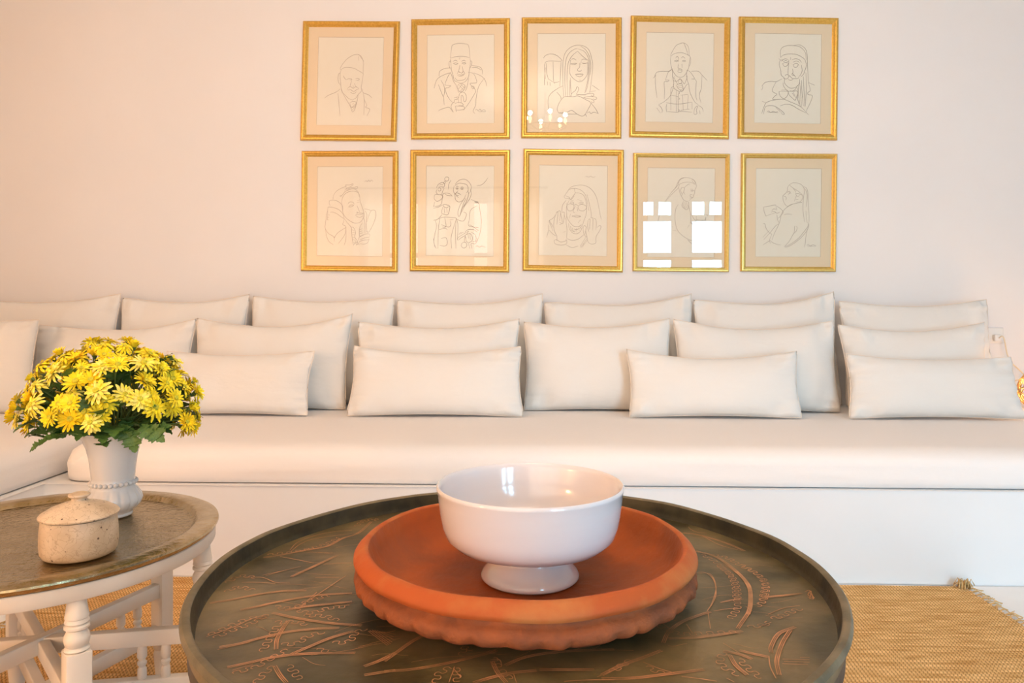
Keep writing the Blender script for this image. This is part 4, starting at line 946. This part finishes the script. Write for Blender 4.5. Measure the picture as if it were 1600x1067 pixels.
# ============================================================ brass tray on folding stand
SCN = CW(-1.035, 1.615); SZ = 0.50
ss = empty('folding_stand', (SCN.x, SCN.y, 0), YAW); tag(ss, 'white painted folding wooden stand with turned legs under the brass tray', 'stand')
lathe('ring', [(0.318, 0.452), (0.352, 0.452), (0.354, 0.455), (0.354, 0.480), (0.352, 0.482), (0.318, 0.482), (0.318, 0.452)], M['white_wood'], ss, 128)
turn = [(0.0155, 0.452), (0.0165, 0.445), (0.0195, 0.425), (0.0205, 0.419), (0.0205, 0.417), (0.0190, 0.416), (0.0210, 0.409), (0.0180, 0.405), (0.0215, 0.402), (0.0215, 0.398), (0.0170, 0.395), (0.0175, 0.392), (0.0215, 0.384), (0.0222, 0.376), (0.0200, 0.367), (0.0175, 0.364), (0.021, 0.361), (0.022, 0.358)]
angs = [-48, 10, 70]
for k, a0 in enumerate(angs):
    for half in (0, 1):
        a = math.radians(a0 + 180 * half); R_ = 0.334; cx_, cy_ = R_ * math.cos(a), R_ * math.sin(a)
        rot = Matrix.Translation((cx_, cy_, 0)) @ Matrix.Rotation(a, 4, 'Z')
        bm = bmesh.new()
        if a0 == 70: add_box(bm, -0.019, 0.019, -0.019, 0.019, 0.11, 0.452, 0.002)
        else:
            add_box(bm, -0.022, 0.022, -0.022, 0.022, 0.11, 0.356, 0.004)
            lathe_bm(turn + [(0.0, 0.355)], 28, None, 0, 0, bm)
        lathe_bm([(0.0, 0.112), (0.0205, 0.112), (0.0215, 0.10), (0.0180, 0.095), (0.021, 0.085), (0.0155, 0.018), (0.0150, 0.0125), (0, 0.0125)], 24, None, 0, 0, bm)
        bmesh.ops.transform(bm, matrix=rot, verts=bm.verts)
        auto(obj('leg', bm, M['white_wood'], ss), 40)
    r0 = Matrix.Rotation(math.radians(a0), 4, 'Z'); dz = (k - 1) * 0.003
    for z in (0.250, 0.140):
        box('rail', -0.325, 0.325, -0.011, 0.011, z - 0.018 + dz, z + 0.018 + dz, M['white_wood'], ss, 0.002, r0)
    for sx in (-0.255, -0.205, 0.205, 0.255):
        bm = lathe_bm([(0, 0.157), (0.009, 0.157), (0.010, 0.160), (0.0095, 0.180), (0.006, 0.184), (0.010, 0.190), (0.010, 0.195), (0.006, 0.199), (0.0105, 0.206), (0.0105, 0.220), (0.0085, 0.233), (0, 0.233)], 20)
        bmesh.ops.transform(bm, matrix=r0 @ Matrix.Translation((sx, 0, dz)), verts=bm.verts)
        auto(obj('spindle', bm, M['white_wood'], ss), 40)
bt = empty('tray', (SCN.x, SCN.y, 0)); tag(bt, 'round hammered brass tray on the white folding stand, holding the vase', 'tray')
BZ = 0.488
lathe('tray_plate', [(0, BZ), (0.1, BZ), (0.2, BZ), (0.3, BZ), (0.306, BZ + 0.001), (0.306, BZ - 0.004), (0.1, BZ - 0.004), (0, BZ - 0.004)], M['brass'], bt, 128)
lathe('rim', [(0.304, BZ + 0.0005), (0.309, BZ + 0.004), (0.313, BZ + 0.0095), (0.319, BZ + 0.0125), (0.332, BZ + 0.0135), (0.352, BZ + 0.0120), (0.3605, BZ + 0.009), (0.3615, BZ + 0.005), (0.3590, BZ + 0.001), (0.3560, BZ - 0.0035), (0.304, BZ - 0.004)], M['brass_rim'], bt, 160,
      lambda r, z, a: (r, z + 0.0008 * noise.noise(Vector((math.cos(a) * 6, math.sin(a) * 6, r * 40)))))

# ============================================================ lidded jar
jb = PG(124, 866, BZ); jar = empty('lidded_jar', (jb.x, jb.y, BZ + 0.0015)); tag(jar, 'small cream speckled stoneware jar with lid on the brass tray', 'jar')
lathe('body', [(0, 0.002), (0.060, 0.0), (0.066, 0.003), (0.0700, 0.010), (0.0715, 0.025), (0.0710, 0.050), (0.0690, 0.072), (0.0685, 0.0775), (0.0640, 0.0775), (0.0640, 0.060), (0, 0.058)], M['jar'], jar, 72)
lid = lathe('lid', [(0.0, 0.0785), (0.0665, 0.0785), (0.0730, 0.0800), (0.0735, 0.0830), (0.0705, 0.0865), (0.055, 0.0960), (0.035, 0.1035), (0.018, 0.1080), (0.0145, 0.1110), (0.0140, 0.1150), (0, 0.1150)], M['jar'], jar, 72)
lathe('knob', [(0, 0.1145), (0.0140, 0.1145), (0.0170, 0.1165), (0.0205, 0.1195), (0.0200, 0.1225), (0.0120, 0.1255), (0, 0.1260)], M['jar'], lid, 48)

# ============================================================ vase
vb = PG(177, 806, BZ); VH = 0.205
vase = empty('vase', (vb.x, vb.y, BZ + 0.0015)); tag(vase, 'white glazed vase with a beaded ring, holding yellow flowers on the brass tray', 'vase')
def flute(r, z, a):
    if 0.012 < z < 0.072: 
        k = math.sin(PI * (z - 0.012) / 0.06); return r * (1 - 0.05 * k * abs(math.cos(a * 8)) ** 6) , z
    return r, z
lathe('body', [(0, 0.003), (0.038, 0.0), (0.042, 0.002), (0.043, 0.005), (0.041, 0.008), (0.043, 0.012), (0.052, 0.019), (0.0620, 0.030), (0.0650, 0.040), (0.0625, 0.050), (0.0560, 0.060), (0.0500, 0.068), (0.0480, 0.0725),
                (0.0485, 0.076), (0.0485, 0.086), (0.0470, 0.089), (0.0475, 0.094), (0.0490, 0.112), (0.0525, 0.140), (0.0585, 0.166), (0.0670, 0.187), (0.0765, 0.2015), (0.0785, 0.2045), (0.0775, 0.2060), (0.0735, 0.2040), (0.060, 0.185), (0.050, 0.155), (0.045, 0.12), (0.042, 0.09), (0.03, 0.06), (0, 0.05)], M['vase'], vase, 144, flute, deg=60)
NB = 27
me_b = None
for i in range(NB):
    a = 2 * PI * i / NB
    if me_b is None:
        bm = bmesh.new(); bmesh.ops.create_icosphere(bm, subdivisions=2, radius=0.0057); o = obj('bead', bm, M['vase'], vase, True); me_b = o.data
    else: o = obj('bead', me_b, None, vase)
    o.location = (0.0490 * math.cos(a), 0.0490 * math.sin(a), 0.081)

# ============================================================ chrysanthemums
MZT = BZ + 0.0015 + 0.2045
bq = empty('chrysanthemum_bunch', (vb.x, vb.y, MZT - 0.1)); tag(bq, 'dense bunch of yellow chrysanthemums with dark green leaves in the white vase', 'flowers')
def petal(bm, a, L_, wd, tilt, curl, r0, twist=0.0, zo=0.0):
    prof = [(0, 0.35), (0.35, 0.9), (0.7, 1.0), (0.9, 0.7), (1.0, 0.18)]
    rows = []
    x = r0; z = zo; t = tilt
    for i, (s, wv) in enumerate(prof):
        if i:
            dl = (s - prof[i - 1][0]) * L_; x += dl * math.cos(t); z += dl * math.sin(t); t += curl * (s - prof[i - 1][0])
        hw = wd * wv / 2; tw_ = twist * s
        c = [Vector((x, -hw * math.cos(tw_), z + 0.18 * hw - hw * math.sin(tw_))), Vector((x, 0, z - 0.12 * hw)), Vector((x, hw * math.cos(tw_), z + 0.18 * hw + hw * math.sin(tw_)))]
        rows.append([bm.verts.new(Matrix.Rotation(a, 3, 'Z') @ q) for q in c])
    for A, B in zip(rows, rows[1:]):
        for k in range(2): bm.faces.new((A[k], A[k + 1], B[k + 1], B[k]))
def flower_mesh(v, rnd):
    bm = bmesh.new()
    kinds = [(15, 0.0245, 0.0058, 0.12, -0.5), (13, 0.0255, 0.0066, -0.15, -0.3), (17, 0.0225, 0.0052, 0.45, -0.7), (12, 0.0260, 0.0064, -0.5, -0.5), (14, 0.0235, 0.0060, 0.25, -0.2), (12, 0.0180, 0.0054, 0.9, -0.3)]
    n, L_, wd, ti, cu = kinds[v]
    for ring, (ll, dt, zo, r0) in enumerate(((1.0, 0, 0, 0.005), (0.80, 0.28, 0.0018, 0.0045), (0.55, 0.55, 0.003, 0.0035))):
        if ring == 2 and v in (0, 4): continue
        for i in range(n if ring < 2 else n - 4):
            a = 2 * PI * (i + 0.5 * ring) / (n if ring < 2 else n - 4) + rnd.uniform(-0.09, 0.09)
            petal(bm, a, L_ * ll * rnd.uniform(0.85, 1.08), wd * rnd.uniform(0.85, 1.1), ti + dt + rnd.uniform(-0.16, 0.16), cu + rnd.uniform(-0.4, 0.4), r0, rnd.uniform(-0.5, 0.5), zo)
    me = bpy.data.meshes.new('flower'); bm.to_mesh(me); bm.free()
    return me
rnd = random.Random(21)
fm = []
for v in range(6):
    for mm in (('petal', 'petal_pale') if v in (0, 1, 3) else ('petal', 'petal_deep')):
        me = flower_mesh(v, rnd); me.materials.append(M[mm]); fm.append((v, me))
cd = lathe_bm([(0, -0.001), (0.0045, 0.0), (0.0062, 0.0028), (0.0050, 0.0052), (0.0022, 0.0058), (0, 0.0050)], 14)
me_c = bpy.data.meshes.new('flower_disc'); cd.to_mesh(me_c); cd.free(); me_c.materials.append(M['disc'])
cd = lathe_bm([(0, -0.010), (0.0025, -0.009), (0.0055, -0.002), (0.006, 0.0015), (0, 0.002)], 10)
me_k = bpy.data.meshes.new('calyx'); cd.to_mesh(me_k); cd.free(); me_k.materials.append(M['stem'])
DCN = Vector((-0.006, 0.0, 0.130))     # dome centre relative to the bunch origin (0.1 below the vase mouth)
heads = []; tries = 0
def dome(a, ph, k=1.0):
    rx, ry, rz = 0.196, 0.182, 0.184
    return DCN + Vector((rx * math.sin(ph) * math.cos(a), ry * math.sin(ph) * math.sin(a), rz * math.cos(ph) if ph < PI / 2 else 0.10 * math.cos(ph))) * k
while len(heads) < 150 and tries < 30000:
    tries += 1; a = rnd.uniform(0, 2 * PI); ph = math.acos(rnd.uniform(-0.50, 1)); k = rnd.uniform(0.86, 1.05)
    p = dome(a, ph, k)
    md = 0.029 if ph < 1.45 else 0.036
    if all((p - h[0]).length > md for h in heads):
        nrm = Vector((math.sin(ph) * math.cos(a), math.sin(ph) * math.sin(a), math.cos(ph) * 0.9 + 0.18)).normalized()
        wp = p + bq.location; s_ = wp.y * CA - wp.x * SA; hx_ = 800 + F * (wp.x * CA + wp.y * SA) / s_; hy_ = HZ + F * (1 - wp.z) / s_
        if 172 < hx_ < 268 and hy_ > 640 and p.y < 0.05: continue
        if hy_ > 668: continue
        heads.append((p, (nrm + Vector((rnd.gauss(0, 0.16), rnd.gauss(0, 0.16), rnd.gauss(0, 0.12)))).normalized(), a, ph))
mouth = Vector((0, 0, 0.088)); inner = Vector((0, 0, 0.0))
for i, (p, nv, a, ph) in enumerate(heads):
    v, me = rnd.choice(fm)
    if ph > 1.6 and v == 5: v, me = fm[0]
    o = obj('flower', me, None, bq); o.location = p; q = nv.to_track_quat('Z', 'Y'); o.rotation_mode = 'QUATERNION'; o.rotation_quaternion = q @ Matrix.Rotation(rnd.uniform(0, 6), 3, 'Z').to_quaternion()
    s = rnd.uniform(0.86, 1.16) * (0.78 if rnd.random() < 0.12 else 1); o.scale = (s, s, s)
    c = obj('flower_disc', me_c, None, o); c.location = (0, 0, 0.001); 
    c2 = obj('calyx', me_k, None, o)
    # stem
    m0 = mouth + Vector((0.035 * math.cos(a), 0.035 * math.sin(a), 0)); i0 = Vector((0.012 * math.cos(a), 0.012 * math.sin(a), 0.0))
    bm = bmesh.new(); back_ = p - nv * 0.009
    tube(bm, smooth_path([i0, m0, m0.lerp(back_, 0.5) + Vector((0, 0, 0.012)) - nv * 0.01, back_ - nv * 0.012, back_], 3), 0.0016, 5)
    obj('stem', bm, M['stem'], bq, True)
def leaf_mesh(seed):
    r = random.Random(seed); bm = bmesh.new(); L_ = 1.0
    out = [(0, 0.0), (0.10, 0.05), (0.16, 0.16), (0.30, 0.20), (0.27, 0.27), (0.38, 0.36), (0.28, 0.40), (0.20, 0.40), (0.30, 0.52), (0.42, 0.60), (0.33, 0.64), (0.36, 0.74), (0.22, 0.70), (0.17, 0.72), (0.20, 0.82), (0.13, 0.86), (0.10, 0.94), (0.0, 1.0)]
    mid_ = []
    for j in range(len(out)):
        y = out[j][1]; mid_.append(bm.verts.new((0, y, 0.10 * y - 0.28 * y * y)))
    for sgn in (1, -1):
        ed = [bm.verts.new((sgn * x * r.uniform(0.92, 1.06), y, 0.10 * y - 0.28 * y * y + 0.30 * x * x + 0.16 * x + 0.03 * r.uniform(-1, 1))) for x, y in out]
        for j in range(len(out) - 1):
            try: bm.faces.new((mid_[j], mid_[j + 1], ed[j + 1], ed[j]) if sgn < 0 else (mid_[j], ed[j], ed[j + 1], mid_[j + 1]))
            except ValueError: pass
    bmesh.ops.remove_doubles(bm, verts=bm.verts, dist=1e-5)
    bmesh.ops.subdivide_edges(bm, edges=list(bm.edges), cuts=1, use_grid_fill=True)
    me = bpy.data.meshes.new('leaf'); bm.to_mesh(me); bm.free(); me.materials.append(M['leaf'])
    for p in me.polygons: p.use_smooth = True
    return me
lm = [leaf_mesh(s) for s in range(4)]
def leaf(p, d, size, nrm=Vector((0, 0, 1))):
    o = obj('leaf', rnd.choice(lm), None, bq); o.location = p
    y = d.normalized(); x = y.cross(nrm)
    if x.length < 1e-3: x = Vector((1, 0, 0))
    x.normalize(); z = x.cross(y)
    o.rotation_mode = 'QUATERNION'; o.rotation_quaternion = Matrix((x, y, z)).transposed().to_quaternion(); o.scale = (size,) * 3
for i in range(150):
    a = rnd.uniform(0, 2 * PI); ph = math.acos(rnd.uniform(-0.55, 0.95)); k = rnd.uniform(0.45, 0.86)
    p = dome(a, ph, k); out = (p - Vector((0, 0, 0.06))).normalized()
    leaf(p, out + Vector((rnd.gauss(0, 0.5), rnd.gauss(0, 0.5), rnd.gauss(0, 0.35))), rnd.uniform(0.035, 0.058), (Vector((rnd.gauss(0, 0.3), rnd.gauss(0, 0.3), 1)) + out * 0.6).normalized())
for i in range(46):                    # collar of leaves round the vase mouth
    a = 2 * PI * i / 46 + rnd.uniform(-0.1, 0.1); r = rnd.uniform(0.065, 0.125)
    p = Vector((r * math.cos(a), r * math.sin(a), 0.108 + rnd.uniform(0.006, 0.03)))
    leaf(p, Vector((math.cos(a), math.sin(a), rnd.uniform(-0.55, 0.25))), rnd.uniform(0.04, 0.06), (Vector((math.cos(a) * 0.7, math.sin(a) * 0.7, 0.8))).normalized())
def hang(px, py, px2, py2, size):       # the large leaves hanging over the rim
    Yv = vb.y - 0.09; a = PW(px, py, Yv) - bq.location; b = PW(px2, py2, Yv - 0.015) - bq.location
    leaf(a, b - a, size, Vector((0.1, -1, 0.25)).normalized())
hang(205, 668, 208, 702, 0.058); hang(232, 664, 256, 692, 0.055); hang(95, 652, 82, 676, 0.045); hang(222, 662, 232, 684, 0.045); hang(110, 662, 118, 684, 0.035); hang(190, 662, 198, 690, 0.05)
hang(80, 650, 70, 662, 0.04); hang(170, 660, 150, 678, 0.035)
